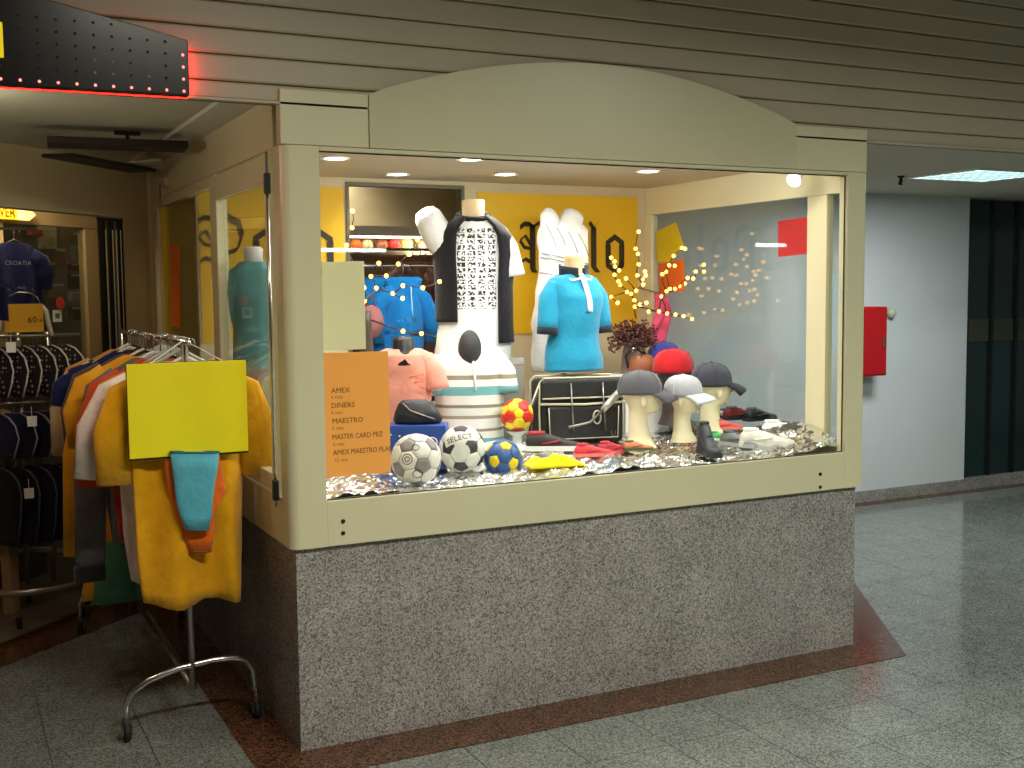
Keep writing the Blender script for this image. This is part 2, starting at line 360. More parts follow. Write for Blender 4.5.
# back wall of the case with an opening into the shop, case floor, case ceiling
bw = struct('wall_right')
for a in ((.051, .765, D, D+.04, .7, 2.1), (1.372, W-.046, D, D+.04, .7, 2.1), (.765, 1.372, D, D+.04, 2.07, 2.1), (.765, 1.372, D, D+.04, .7, 1.0)): MB().box(*a).build('back_panel', BEIGE, bw)
for a in ((.757, .772, D-.01, D+.05, 1.0, 2.08), (1.362, 1.378, D-.01, D+.05, 1.0, 2.08), (.772, 1.362, D-.01, D+.05, 2.062, 2.08)): MB().box(*a).build('opening_trim', mat('olive_trim', (96, 92, 66), .5), bw)
MB().box(.051, W-.046, .0455, D, .7, .79).build('case_floor', mat('case_floor', (225, 225, 222), .6), struct('floor_display'))
MB().box(.041, W-.046, .051, D+.04, 2.1005, 2.15).build('case_ceiling', mat('case_ceiling', (196, 186, 160), .7), struct('ceiling_display'))

# ================================================================== LAMPS
def downlight(x, y, z, label, power=None, r=.045):
    t = thing('downlight', label, 'lamp', (x, y, z), 0, 'recessed downlights of the display case')
    MB().lathe([(r, -.004), (r+.014, -.006), (r+.016, -.002), (r+.016, 0), (r, 0)], n=24, cap=False).build('ring', WHITE, t, True)
    MB().lathe([(.001, -.003), (r, -.003), (r, 0), (.001, 0)], n=24).build('lens', LAMPW, t)
    if power: spot('downlight_beam', (x, y, z-.012), (x+.02, y-.05, 0), power, NEUT, 2.6, .9, r)
    return t
for px, py, lab in ((335, 158, 'round downlight in case ceiling at the far left of the window'), (397, 174, 'round downlight in case ceiling above the opening to the shop'),
                    (470, 159, 'round downlight in case ceiling just above the white tee mannequin'), (505, 174, 'round downlight in case ceiling right of the white tee mannequin'),
                    (648, 171, 'round downlight in case ceiling above the lit twigs')):
    p = onz(px, py, 2.1); downlight(p.x, min(p.y, 1.5), 2.1, lab, DISPLAY_W*(1.3 if px > 600 else 1))
for px, py, lab in ((360, 188, 'left ceiling downlight of the shop seen through the opening'), (452, 188, 'right ceiling downlight of the shop seen through the opening')):
    p = onz(px, py, 2.42); downlight(p.x, p.y, 2.42, lab, 10)
# spotlight in the right front corner of the case
p = ony(796, 181, .2)
sl = thing('spotlight', 'bright adjustable spotlight in the top right corner of the case', 'lamp', (p.x, .2, 2.1))
MB().tube([(0, 0, 0), (0, 0, -.05)], .008).build('stem', WHITE, sl)
MB().lathe([(.03, 0), (.03, .004), (.012, .01)], (0, 0, -.012), 16).build('base', WHITE, sl)
M_ = T(0, 0, -.075) @ (Vector((1.2, -.3, 1.1))-Vector((p.x, .2, 2.03))).to_track_quat('Z', 'Y').to_matrix().to_4x4()
MB().lathe([(.012, -.03), (.024, -.02), (.032, .03), (.030, .03), (.022, -.01), (.01, -.02)], n=18, cap=False).xf(M_).build('shade', WHITE, sl, True)
MB().ball((0, 0, .022), (.029, .029, .02), 14, 8).xf(M_).build('bulb', mat('halogen', (255, 252, 244), .5, emit=30), sl, True)
q = M_ @ Vector((0, 0, .045)); spot('spotlight_beam', (p.x+q.x, .2+q.y, 2.1+q.z), (1.2, .75, .95), SPOT_W, NEUT, 2.0, .8, .03)
st_ = thing('case_fill_strip', 'added slim fill light hidden behind the top rail inside the case', 'lamp', (1.25, .09, 2.1))  # unseen fill lamp, added to light the merchandise from the front
MB().box(-1.0, 1.0, -.03, .03, -.02, 0).build('housing', WHITE, st_, bevel=.003); MB().tube([(-.97, .01, -.03), (.97, .01, -.03)], .009, 8).build('tube', LAMPW, st_, True)
area('case_fill_beam', (1.25, .11, 2.055), 1.9, .03, 13, NEUT, (.75, 0, 0))
# louvred ceiling light in the side passage
cl = thing('louvre_light', 'square louvred fluorescent light in the low ceiling by the white wall', 'lamp', (4.25, .95, 2.2115))
MB().box(-.02, .62, -.02, 0, -.012, 0).box(-.02, .62, .5, .52, -.012, 0).box(-.02, 0, 0, .5, -.012, 0).box(.6, .62, 0, .5, -.012, 0).build('frame', WHITE, cl)
MB().box(0, .6, 0, .5, -.0035, -.0005).build('diffuser', mat('louvre_diffuser', (225, 250, 250), .5, emit=3.2), cl)
for k in range(1, 8): MB().box(k*.075-.003, k*.075+.003, 0, .5, -.014, -.004).build('louvre_blade', mat('louvre_blade', (200, 210, 210), .25, .6), cl)
for k in range(1, 6): MB().box(0, .6, k*.083-.003, k*.083+.003, -.013, -.005).build('louvre_blade', MATS['louvre_blade'], cl)
area('louvre_beam', (4.55, 1.2, 2.19), .55, .45, 34, (.96, 1, .97))
# corridor ceiling lights above and behind the camera
for x, y, pw, c, wh in CORRIDOR_LAMPS:
    t = thing('corridor_light', 'long fluorescent fitting on the high corridor ceiling '+wh, 'lamp', (x, y, 3.2), 0, 'corridor ceiling lights')
    MB().box(-.65, .65, -.12, .12, -.06, 0).build('housing', WHITE, t, bevel=.01)
    MB().box(-.6, .6, -.09, .09, -.066, -.061).build('diffuser', mat('corridor_diffuser', (255, 250, 235), .5, emit=3), t)
    area('corridor_beam', (x, y, 3.125), 1.2, .2, pw, c, spread=2.8)
# lit tube lamps of the shops across the corridor (they show as reflections in the glass)
for px, py, ln, wh in ((354, 250, .72, 'left'), (772, 245, .46, 'right')):
    d = ray(px, py); P0 = ony(px, py, .024); d = Vector((d.x, -d.y, d.z)); q = P0+d*((-7.94-P0.y)/d.y)
    t = thing('tube_lamp', 'short bright tube lamp across the corridor mirrored in the '+wh+' of the window', 'lamp', (q.x, -8, q.z), 0, 'tube lamps across the corridor')
    MB().box(-ln/2-.03, ln/2+.03, 0, .03, -.03, .03).build('housing', WHITE, t, bevel=.004)
    MB().tube([(-ln/2, .045, 0), (ln/2, .045, 0)], .02, 12).build('tube', TUBEW, t, True)

# small fixtures --------------------------------------------------
fc = thing('fire_cabinet', 'red fire hose cabinet on the white wall', 'cabinet', (4.72, 2.496, .93))
e = ony(887, 340, 2.33).x-4.72
MB().box(0, e, -.166, 0, 0, .485).build('body', mat('fire_red', (168, 22, 28), .35, var=.05), fc, bevel=.006)
MB().box(.012, e-.012, -.172, -.166, .012, .473).build('door', MATS['fire_red'], fc, bevel=.004)
MB().box(e-.05, e-.035, -.185, -.172, .2, .28).build('handle', CHROME, fc, bevel=.003)
al = thing('alarm_button', 'small round cream alarm sounder beside the red cabinet', 'alarm', (ony(892, 313, 2.47).x, 2.497, ony(892, 313, 2.47).z))
MB().lathe([(.001, 0), (.035, 0), (.035, .03), (.026, .045), (.001, .048)], n=20).xf(Matrix.Rotation(PI/2, 4, 'X')).build('housing', mat('alarm_cream', (190, 195, 170), .5), al, True)
p = onz(901, 176, 2.2115)
sp_ = thing('sprinkler', 'small dark sprinkler head on the low ceiling beside the louvred light', 'sprinkler', (p.x, p.y, 2.2115))
MB().lathe([(.022, 0), (.022, -.006), (.01, -.012), (.01, -.03), (.016, -.034), (.014, -.052), (.001, -.056)], n=14).build('head', DARK, sp_, True)
# ================================================================== SHOP ENTRANCE (diagonal front y = x + 2.5) AND SHOP INSIDE
def diag(c): return (0, c, 0)
R45 = PI/4; Q2 = math.sqrt(2)
lw_ = struct('wall_entrance')
MB().slab([(-3.2, -.7), (0, 2.5), (-.0, 2.62), (-3.2, -.58)], 1.937, 2.2115).build('lintel', PLASTER, lw_)
MB().slab([(-.165, 2.335), (.01, 2.51), (.01, 2.62), (-.10, 2.51)], .018, 1.937).build('pillar', mat('pillar_cream', (196, 184, 146), .6, var=.05, vs=3), lw_)
MB().box(-.02, .05, 2.4805, 2.9, .018, 2.42).build('return_panel', PLASTER, lw_)
sw = struct('wall_shop'); SHOPW = mat('shop_wall', (150, 132, 104), .8, var=.06, vs=2)
MB().box(-3.3, 2.46, 5.6, 5.7, 0, 2.5).box(-3.3, -3.2, -.7, 5.7, 0, 2.5).box(2.4, 2.46, 2.61, 5.6, 0, 2.5).build('shop_walls', SHOPW, sw)
spot('shop_lamp', (1.2, 3.2, 2.38), (1.2, 3.9, 0), 22, NEUT, 2.6, .9, .08)
def globe(x, y, z, power, lab):
    t = thing('fill_globe', lab, 'lamp', (x, y, z)); MB().lathe([(.05, 0), (.05, -.012), (.03, -.016)], n=20).build('base', WHITE, t, True)
    MB().ball((0, 0, -.06), (.06, .06, .045), 18, 12).build('globe', mat('globe_glow', (255, 225, 170), .5, emit=2), t, True)
    l = bpy.data.lights.new('globe_fill', 'POINT'); l.energy = power; l.color = (1, .90, .66); l.shadow_soft_size = .07
    o = bpy.data.objects.new('globe_fill', l); COL.objects.link(o); o.location = (x, y, z-.16)
globe(-1.05, .40, 2.2115, 7, 'added round fill lamp over the shop entrance before the racks')  # out-of-view lamp added to brighten the dim entrance and lintel
globe(-.66, 2.06, 2.2115, 7, 'added round fill lamp inside the shop entrance behind the lintel')  # added fill, hidden by the lintel, for the cabinet front and rack
# glazed cabinet inside the shop
gc = thing('glazed_cabinet', 'tall glazed cabinet with a cream frame behind the shop entrance', 'cabinet', diag(3.0), R45)
FRM = mat('cabinet_frame', (176, 150, 108), .5)
MB().box(-1.6*Q2, -.234*Q2, 0, .05, 1.9, 1.975).build('top_rail', FRM, gc, bevel=.003)
for a, b in ((-.304, -.234), (-.76, -.715)): MB().box(a*Q2, b*Q2, 0, .05, .02, 1.899).build('stile', FRM, gc, bevel=.003)
MB().box(-1.6*Q2, -.235*Q2, .42, .45, .02, 1.975).build('back_panel', mat('cabinet_back', (74, 62, 46), .8), gc)
MB().box(-.714*Q2, -.3045*Q2, .02, .026, .02, 1.899).build('pane', GLASS2, gc)
PK = [(45, 237, 18, 24, (208, 190, 140), 'gold foil package'), (66, 233, 14, 20, (140, 112, 70), 'tan package'), (57, 258, 12, 22, (150, 112, 78), 'brown package'),
      (77, 238, 20, 10, (150, 120, 110), 'rosy card'), (78, 253, 20, 14, (178, 170, 160), 'silver package'), (76, 268, 22, 8, (110, 26, 34), 'dark red box'),
      (76, 281, 22, 16, (26, 30, 58), 'navy box'), (76, 296, 22, 9, (170, 168, 176), 'pale grey card'), (33, 232, 14, 8, (190, 70, 60), 'red label'),
      (54, 290, 14, 14, (140, 130, 104), 'olive package'), (76, 313, 20, 14, (48, 44, 42), 'charcoal box'), (46, 270, 12, 18, (70, 30, 34), 'maroon pouch')]
for px, py, wd, hh, c, nm in PK:
    d = ray(px, py); dd = 3.0+.40*Q2; t = (dd-(CAMP.y-CAMP.x))/(d.y-d.x); p = CAMP+d*t; k = 1/ppm(p)
    o = thing('hanging_package', nm+' hanging inside the glazed cabinet', 'package', p, R45, 'packages in the glazed cabinet')
    MB().box(-wd*k*.6, wd*k*.6, -.03, 0, -hh*k/2, hh*k/2).build('pack', mat('pack_'+nm.replace(' ', '_'), c, .45, var=.25, vs=25), o, bevel=.004)
    MB().box(-wd*k*.6+.002, wd*k*.6-.002, -.031, -.0302, hh*k*.28, hh*k*.42).build('header_strip', mat('pack_strip', (205, 200, 190), .5), o)
p = ony(60, 303, 2.55); o = thing('price_tag', 'round red price tag on the glazed cabinet pane', 'tag', p, R45)
MB().lathe([(.03, 0), (.03, .004)], n=18).xf(Matrix.Rotation(PI/2, 4, 'X')).build('disc', mat('tag_red', (205, 52, 40), .5), o)
p = ony(57, 316, 2.55); o = thing('notice_card', 'small square white notice card on the glazed cabinet pane', 'card', p, R45)
MB().box(-.032, .032, -.003, 0, -.03, .03).build('card', WHITE, o); MB().box(-.016, .016, -.0038, -.0031, -.012, .014).build('symbol', mat('print_grey', (110, 110, 112), .6), o)
# yellow lit sign, letters WER
d = ray(0, 212); t = (2.93-(CAMP.y-CAMP.x))/(d.y-d.x); p = CAMP+d*t
o = thing('light_box_sign', 'yellow lit sign box reading WER above the glazed cabinet', 'sign', p, R45)
MB().plate([(-.5, -.032), (.19, -.032), (.245, 0), (.19, .032), (-.5, .032)], 0, .06).build('box', mat('sign_yellow', (236, 188, 30), .5, emit=.12), o, bevel=.003)
MB().plate([(.11, -.031), (.188, -.031), (.238, 0), (.188, .031), (.11, .031)], -.002, -.0005).build('tip', mat('sign_pale', (240, 228, 170), .5, emit=.12), o)
text_mb('WER', .062).xf(T(.03, -.002, 0) @ UPRIGHT).build('lettering', mat('sign_ink', (90, 40, 16), .6), o)
# strip curtain in the dark doorway
sc = thing('strip_curtain', 'dark strip curtain in the narrow doorway right of the glazed cabinet', 'curtain', diag(3.0), R45)
for k in range(7):
    x = (-.225+k*.026)*Q2; MB().box(x, x+.03, (k % 2)*.014, (k % 2)*.014+.006, .05, 1.95).build('strip', mat('curtain_dark', (20, 17, 15), .6), sc)
for k, (x, r) in enumerate(((-.205, .004), (-.165, .004), (-.145, .005), (-.118, .003))): MB().tube([(x*Q2, -.02, .3), (x*Q2, -.02, 1.9)], r, 6).build('cord', mat('cord_pale', (150, 140, 120), .6), sc)
MB().tube([(-.24*Q2, .008, 1.96), (-.04*Q2, .008, 1.96)], .01).build('rail', DARK, sc)
# dark shutter track under the entrance ceiling
tr = thing('ceiling_track', 'dark V-shaped metal track hanging under the entrance ceiling', 'track', (0, 0, 0))
def bar(a, b, wd, z0_, z1_, nm):
    a, b = Vector(a), Vector(b); n_ = Vector((-(b-a).y, (b-a).x)).normalized()*wd/2
    MB().slab([tuple(a+n_), tuple(b+n_), tuple(b-n_), tuple(a-n_)], z0_, z1_).build(nm, mat('track_dark', (34, 34, 32), .5, .3), tr, bevel=.003)
A_, B_, C_, D_ = [onz(x, y, 2.15) for x, y in ((47, 142), (186, 147), (64, 156), (143, 166))]
bar(A_.xy, B_.xy, .16, 2.135, 2.165, 'cross_bar'); bar((A_.xy+C_.xy)/2, D_.xy, .14, 2.12, 2.134, 'diagonal_bar')
p = onz(127, 134, 2.2); MB().box(p.x-.05, p.x+.05, p.y-.01, p.y+.01, 2.195, 2.211).build('bracket', DARK, tr); MB().tube([(p.x, p.y, 2.2), (p.x, A_.y, 2.16)], .008).build('hanger_bolt', DARK, tr)
MB().slab([tuple(D_.xy), (D_.x+.1, D_.y+.02), (D_.x+.02, D_.y-.35), (D_.x-.1, D_.y-.2)], 2.14, 2.146).build('pale_plate', mat('pale_plate', (190, 186, 170), .5), tr)
p = onx(167, 183, -.001); o = thing('door_contact', 'small white sensor box high on the side wall of the case', 'sensor', (-.0005, p.y, p.z))
MB().box(-.02, 0, -.045, .045, -.022, .022).build('housing', mat('sensor_white', (190, 180, 165), .5), o, bevel=.004)

# ------------------------------------------------------------------ LED sign
led = thing('led_sign', 'black sign board edged with glowing red light dots on the fascia', 'sign', (0, -.06, 0))
poly = [(-.295, 2.155), (-.295, 2.321), (-.7, 2.405), (-1.1, 2.47), (-1.6, 2.5), (-2.1, 2.47), (-2.5, 2.405), (-2.9, 2.321), (-2.9, 2.135)]
MB().plate(poly, 0, .045).build('board', mat('led_board', (13, 11, 9), .22, var=.2, vs=5), led, bevel=.003)
REDG = mat('red_neon', (255, 14, 10), .5, emit=22)
MB().tube([(-.293, .055, 2.31), (-.293, .055, 2.160), (-2.9, .055, 2.142)], .006, 6).build('edge_light', REDG, led)
LEDON = mat('led_on', (255, 120, 110), .5, emit=3); LEDOFF = mat('led_off', (90, 26, 20), .4); LEDW = mat('led_pale', (120, 140, 120), .4, emit=.15)
lm = [MB().ball((0, 0, 0), .0042, 8, 6).mesh('led_dot', m_, True) for m_ in (LEDON, LEDOFF, LEDW)]
for i in range(12):
    for j in range(6):
        x = -.312-i*.051; z = 2.167+j*.036
        if z > 2.315+(-.295-x)*.207-.01: continue
        k = 0 if (j == 0 or i == 0) else (2 if (i in (2, 4, 5) and j in (1, 2)) else 1)
        o = bpy.data.objects.new('led_dot', lm[k]); COL.objects.link(o); o.parent = led; o.location = (x, -.001, z)
p = ony(0, 40, -.06); MB().plate([(p.x-.2, p.z-.05), (p.x+.008, p.z-.05), (p.x+.008, p.z+.05), (p.x-.2, p.z+.05)], -.006, -.0005).build('yellow_mark', mat('led_yellow', (240, 210, 20), .5, emit=.6), led, bevel=.004)

# ================================================================== CLOTHES RACKS
def caster(parent, x, y, r=.034):
    c = MB().tube([(x, y, r*2+.02), (x, y, r*1.3)], .009).box(x-.018, x-.013, y-.012, y+.012, r*.8, r*1.8).box(x+.013, x+.018, y-.012, y+.012, r*.8, r*1.8).build('caster', STEEL, parent)
    MB().lathe([(.006, -.011), (r-.004, -.011), (r, -.006), (r, .006), (r-.004, .011), (.006, .011)], n=18).xf(T(x, y+.008, r) @ Matrix.Rotation(PI/2, 4, 'Y')).build('wheel', RUBBER, c, True)
def garment_mb(sh=.2, ln=.82, hem=.17, slx=.29, sld=.40, slw=.085, thick=.035, seed=0, sleeves=True, body=None):
    """hanging tee, neck top at z=0, facing -y"""
    b = MB(); n = 36; rows = []
    prof = [(0, .075), (-.012, .10), (-.05, sh*.82), (-.075, sh), (-.14, sh*.98), (-.3, (body or sh)*.95), (-ln*.55, (body or sh)*.93), (-ln*.78, (hem+(body or sh))/2), (-ln, hem)]
    zs = []
    for k in range(len(prof)-1):
        for q in range(4): u = q/4; zs.append((prof[k][0]*(1-u)+prof[k+1][0]*u, prof[k][1]*(1-u)+prof[k+1][1]*u))
    zs.append(prof[-1])
    for z, hw in zs:
        ring = []; dn = min(1, -z/ln*1.6)
        for t in range(n):
            a = t*2*PI/n; x = hw*math.copysign(abs(math.cos(a))**.8, math.cos(a)); th = thick*(.5+.7*dn)
            fold = .028*dn*math.sin(x*38+seed*1.7+mn.noise((x*3, z*2, seed))*2.5)
            y = th*math.copysign(abs(math.sin(a))**.7, math.sin(a))+fold
            ring.append((x, y, z+(.012*math.sin(x*30+seed) if z < -ln*.97 else 0)))
        rows.append(ring)
    b.loft(rows)
    if sleeves:
        for s in (-1, 1):
            pts = [Vector((s*(sh-.07), 0, -.075)), Vector((s*(sh-.005), 0, -.115)), Vector((s*(sh+(slx-sh)*.45), 0, -.115-(sld-.115)*.4)), Vector((s*(slx-slw*.45), 0, -sld))]
            rings = []
            for i, p_ in enumerate(pts):
                d_ = (pts[min(i+1, 3)]-pts[max(i-1, 0)]).normalized(); nx = Vector((d_.z, 0, -d_.x)); wd = [.05, slw*.75, slw*.8, slw*.7][i]
                rings.append([p_+nx*wd*math.cos(t*2*PI/14)+Vector((0, thick*.8*math.sin(t*2*PI/14), 0)) for t in range(14)])
            b.loft(rings)
    return b
def hanger_mb():
    return MB().tube([(-.17, 0, -.075), (-.02, 0, .012), (0, 0, .02), (.02, 0, .012), (.17, 0, -.075)], .006, 6)
def hook_mb(top):
    pts = [(0, 0, .02), (0, 0, top-.045)]+[(.018-.018*math.cos(a), 0, top-.03+.022*math.sin(a)) for a in [0, .6, 1.2, 1.8, 2.4, 3.0, 3.5]]
    return MB().tube(pts, .0028, 6)
rk = thing('clothes_rack', 'chrome rolling clothes rack full of shirts beside the display case', 'rack', (-.25, .40, 0))
RAILZ = 1.385
for y in (0, 1.45):
    arc_ = [(-.24, y, .075), (-.238, y, .13), (-.22, y, .17), (-.16, y, .205), (-.06, y, .232), (.06, y, .243), (.14, y, .24), (.185, y, .222), (.208, y, .185), (.214, y, .13), (.215, y, .075)]
    MB().tube(arc_, .0115, 10).build('foot', CHROME, rk, True)
    MB().tube([(-.01, y, .15), (0, y, RAILZ)], .0125, 10).build('post', CHROME, rk, True)
    caster(rk, -.24, y-.008); caster(rk, .215, y-.008)
MB().tube([(0, -.06, RAILZ), (0, 1.5, RAILZ)], .0125, 10).build('rail', CHROME, rk, True)
MB().tube([(-.01, 0, .155), (-.01, 1.45, .155)], .010, 8).build('lower_rail', CHROME, rk, True)
GS = [  # y, dx, sh, ln, hem, slx, sld, colour, what, sleeve colour trick
 (.40, .0, .205, .85, .165, .285, .41, (232, 168, 14), 'bright golden yellow tee hanging at the front of the rolling rack', 'tee'),
 (.50, -.03, .20, .78, .16, .32, .40, (226, 212, 200), 'white tee hanging right behind the front yellow tee', 'tee'),
 (.60, -.02, .19, .60, .17, .25, .30, (186, 120, 44), 'tan brown tee on the rolling rack behind the white tee', 'tee'),
 (.70, -.03, .20, .66, .17, .29, .46, (198, 70, 24), 'red-orange tee on the rolling rack', 'tee'),
 (.80, -.04, .20, .70, .17, .29, .78, (104, 96, 92), 'dark grey long-sleeved top on the rolling rack', 'long'),
 (.92, -.05, .21, .60, .18, .27, .34, (228, 158, 24), 'amber tee squeezed behind the grey top', 'tee'),
 (1.05, -.04, .21, .96, .27, .31, .78, (226, 160, 18), 'long golden yellow shirt at the middle of the rolling rack', 'long'),
 (1.18, -.03, .21, .70, .2, .28, .40, (92, 74, 60), 'dark brown shirt on the rolling rack', 'tee'),
 (1.32, -.05, .21, .74, .2, .30, .42, (205, 178, 136), 'beige and navy shirt with pale sleeves on the rolling rack', 'tee'),
 (1.46, -.02, .21, .62, .2, .26, .33, (28, 32, 70), 'navy tee near the far end of the rolling rack', 'tee'),
 (1.58, -.02, .21, .60, .2, .26, .33, (206, 150, 60), 'ochre tee at the far end of the rolling rack', 'tee')]
for i, (y, dx, sh_, ln, hem, slx, sld, c, lab, kind) in enumerate(GS):
    g = thing('hanging_shirt', lab, 'shirt', (-.25+dx, y, 1.315), .05*math.sin(i*2.3), 'shirts on the rolling rack')
    cm = cloth('rack_cloth_%d' % i, c)
    garment_mb(sh_, ln, hem, slx, sld, .09 if kind == 'tee' else .075, .03 if i == 0 else .024, i*1.3).build('fabric', cm, g, True)
    hanger_mb().build('hanger', mat('hanger_black', (28, 26, 26), .4) if i % 2 else WHITE, g, True); hook_mb(RAILZ-1.315+.022).build('hook', CHROME, g, True)
    if i == 4: 
        for s in (-1, 1): MB().box(s*.258-.055, s*.258+.055, -.026, .026, -.83, -.765).build('cuff', cloth('cuff_black', (26, 26, 30)), g, bevel=.01)
    if i == 8: garment_mb(.2, .30, .19, .3, .22, .09, .03, 3).build('navy_yoke', cloth('yoke_navy', (26, 32, 84)), g, True)
# extra empty hangers bunched at the near end of the rail
for k in range(9):
    h = thing('clothes_hanger', 'clear hanger bunched on the rolling rack rail', 'hanger', (-.25+.004*(k % 3), .455+.055*k+.02, 1.335), .25*math.sin(k*2.1), 'clear hangers bunched on the rail')
    hanger_mb().build('bar', mat('clear_plastic', (190, 200, 196), .15, spec=.7), h, True); hook_mb(.072).build('hook', CHROME, h, True)
# green shorts on the low rail, far end
g = thing('hanging_shorts', 'green shorts hanging low behind the yellow tee', 'shorts', (-.36, 1.0, .58), 0)
b = MB()
for s in (-1, 1): b.loft([[(s*.075+wd*math.cos(t*PI/8), .035*math.sin(t*PI/8), z) for t in range(16)] for z, wd in ((0, .07), (-.1, .075), (-.2, .085), (-.235, .088))])
b.build('fabric', cloth('green_cloth', (70, 120, 88)), g, True); MB().tube([(0, 0, -.0), (0, 0, .06)], .004).build('clip', BLACK, g)
# yellow notice board hung on the front of the rack
yb = thing('notice_board', 'bright yellow blank notice board hung on the front of the rolling rack', 'sign', (-.2575, .315, 1.0))
MB().box(-.2, .2, 0, .008, 0, .32).build('board', mat('notice_yellow', (252, 238, 0), .55, var=.03, vs=6), yb, bevel=.001)
MB().box(-.202, .202, .0085, .012, -.008, .322).build('backing', mat('notice_back', (70, 62, 20), .6), yb)
for x in (-.12, .12): MB().tube([(x, .006, .32), (x*.4, .03, .365), (0, .06, .392)], .002, 6).build('string', WHITE, yb)
# blue swim briefs over an orange pair, below the board
def briefs(name, lab, pts, y, c, th):
    P_ = [ony(px, py, y) for px, py in pts]; cx = sum(p.x for p in P_)/len(P_); cz = max(p.z for p in P_)
    o = thing(name, lab, 'swimwear', (cx, y, cz)); L_ = pts[:len(pts)//2]; R_ = pts[len(pts)//2:][::-1]; rows = []
    for (a, b_) in zip(L_, R_):
        a, b_ = ony(a[0], a[1], y), ony(b_[0], b_[1], y); n = 18
        rows.append([((a.x+b_.x)/2-cx+(b_.x-a.x)/2*math.cos(t*2*PI/n), th*math.sin(t*2*PI/n), (a.z+b_.z)/2-cz+(b_.z-a.z)/2*math.cos(t*2*PI/n)) for t in range(n)])
    MB().loft(rows).build('fabric', cloth('swim_'+name+str(c[0]), c), o, True)
    for k in (0, -1): MB().tube(rows[k], .0035, 6, closed=True).build('elastic', mat('elastic_'+str(c[0]), tuple(int(v*.6) for v in c), .7), o, True)
    return o
briefs('swim_briefs', 'orange swim briefs hanging behind the blue pair under the yellow board',
       [(164, 452), (165, 470), (168, 490), (176, 515), (183, 535), (190, 551), (211, 551), (214, 535), (215, 512), (226, 492), (222, 470), (219, 452)], .34, (238, 112, 24), .016)
briefs('swim_briefs', 'light blue swim briefs hanging under the yellow board',
       [(170, 452), (172, 468), (174, 484), (176, 503), (180, 517), (185, 529), (209, 529), (212, 516), (213, 500), (215, 484), (218, 468), (219, 452)], .30, (92, 182, 204), .02)
# second rack with three tiers of dark sportswear, standing just inside the shop
r2 = thing('sportswear_rack', 'grey three-tier rack of dark sportswear inside the shop entrance', 'rack', (-.66, 2.2, .018))
GREY = mat('rack_grey', (170, 164, 152), .3, .7)
MB().tube([(.27*math.cos(t*2*PI/28), .24*math.sin(t*2*PI/28), .17+.10*max(0, math.sin(t*2*PI/28))) for t in range(28)], .016, 10, closed=True).build('base_ring', GREY, r2, True)
for a in (.3, 1.6, 2.8, 4.4, 5.6): caster(r2, .26*math.cos(a), .23*math.sin(a), .03)
for x, dx in ((-.16, -.04), (-.02, .02), (.10, .06)): MB().tube([(x, .12, .13), (x+dx*.3, .06, .5), (x+dx*.3, .06, 1.36)], .012, 8).build('upright', GREY, r2, True)
for z in (1.345, 1.03, .77): MB().tube([(-.5, 0, z), (.26, 0, z)], .008, 8).build('rail', GREY, r2, True)
def sport(z0_, hgt, n_, x0_, dx, base_c, pipe_c, lab, gname, pattern):
    cm = pattern or cloth('sport_'+gname[:6], base_c)
    for k in range(n_):
        o = thing('swim_shorts', ['leftmost', 'second from the left', 'third from the left', 'fourth from the left', 'fifth from the left', 'rightmost'][k if k < n_-1 else 5]+' of the '+lab, 'sportswear', (x0_+k*dx, 2.2, z0_), -.95+.06*math.sin(k*3), gname)
        rows = []
        for z, wd in ((0, .05), (-.015, .10), (-.05, .145), (-.11, .165), (-hgt*.7, .15), (-hgt, .12)):
            rows.append([(wd*math.cos(t*PI/10), .02*math.sin(t*PI/10), z) for t in range(20)])
        MB().loft(rows).build('fabric', cm, o, True)
        for s in (1,): MB().tube([(s*.05, -.012, .004), (s*.102, -.012, -.012), (s*.148, -.012, -.05), (s*.168, -.012, -.11), (s*.153, -.012, -hgt*.7), (s*.123, -.012, -hgt)], .0042, 6).build('piping', mat('piping_'+gname[:6], pipe_c, .6), o, True)
        MB().tube([(0, 0, 0), (0, 0, .03)], .003, 6).build('hook', STEEL, o)
def dotted(name):
    m = bpy.data.materials.new(name); m.use_nodes = True; N = m.node_tree.nodes; L = m.node_tree.links; b_ = N['Principled BSDF']
    tc = N.new('ShaderNodeTexCoord'); v = N.new('ShaderNodeTexVoronoi'); v.inputs['Scale'].default_value = 42; v.inputs['Randomness'].default_value = .35; L.new(tc.outputs['Object'], v.inputs['Vector'])
    r = N.new('ShaderNodeValToRGB'); r.color_ramp.elements[0].position = .26; r.color_ramp.elements[0].color = lin((190, 172, 160)); r.color_ramp.elements[1].position = .32; r.color_ramp.elements[1].color = lin((34, 28, 34))
    L.new(v.outputs['Distance'], r.inputs['Fac']); L.new(r.outputs['Color'], b_.inputs['Base Color']); b_.inputs['Roughness'].default_value = .8; return m
sport(1.315, .235, 6, -.80, .062, (34, 28, 34), (205, 200, 190), 'dark dotted trunks on the top rack tier', 'dotted trunks on the top tier', dotted('dotted_cloth'))
sport(1.0, .21, 5, -.79, .078, (22, 26, 58), (150, 148, 160), 'navy trunks on the middle rack tier', 'navy trunks on the middle tier', None)
sport(.74, .36, 5, -.79, .078, (20, 20, 34), (80, 80, 100), 'black trunks on the bottom rack tier', 'black trunks on the bottom tier', None)
for px, py, lab in ((32, 420, 'small pale price tag on the navy trunks of the middle tier'), (29, 492, 'white swing tag on the black trunks of the bottom tier'), (11, 346, 'pale swing tag on the dotted trunks of the top tier')):
    p = ony(px, py, 2.02); o = thing('swing_tag', lab, 'tag', p)
    MB().plate([(-.02, -.03), (.02, -.03), (.022, .018), (-.022, .018)], 0, .002).build('card', WHITE, o); MB().tube([(0, .001, .018), (0, .01, .06)], .0012, 5).build('string', WHITE, o)
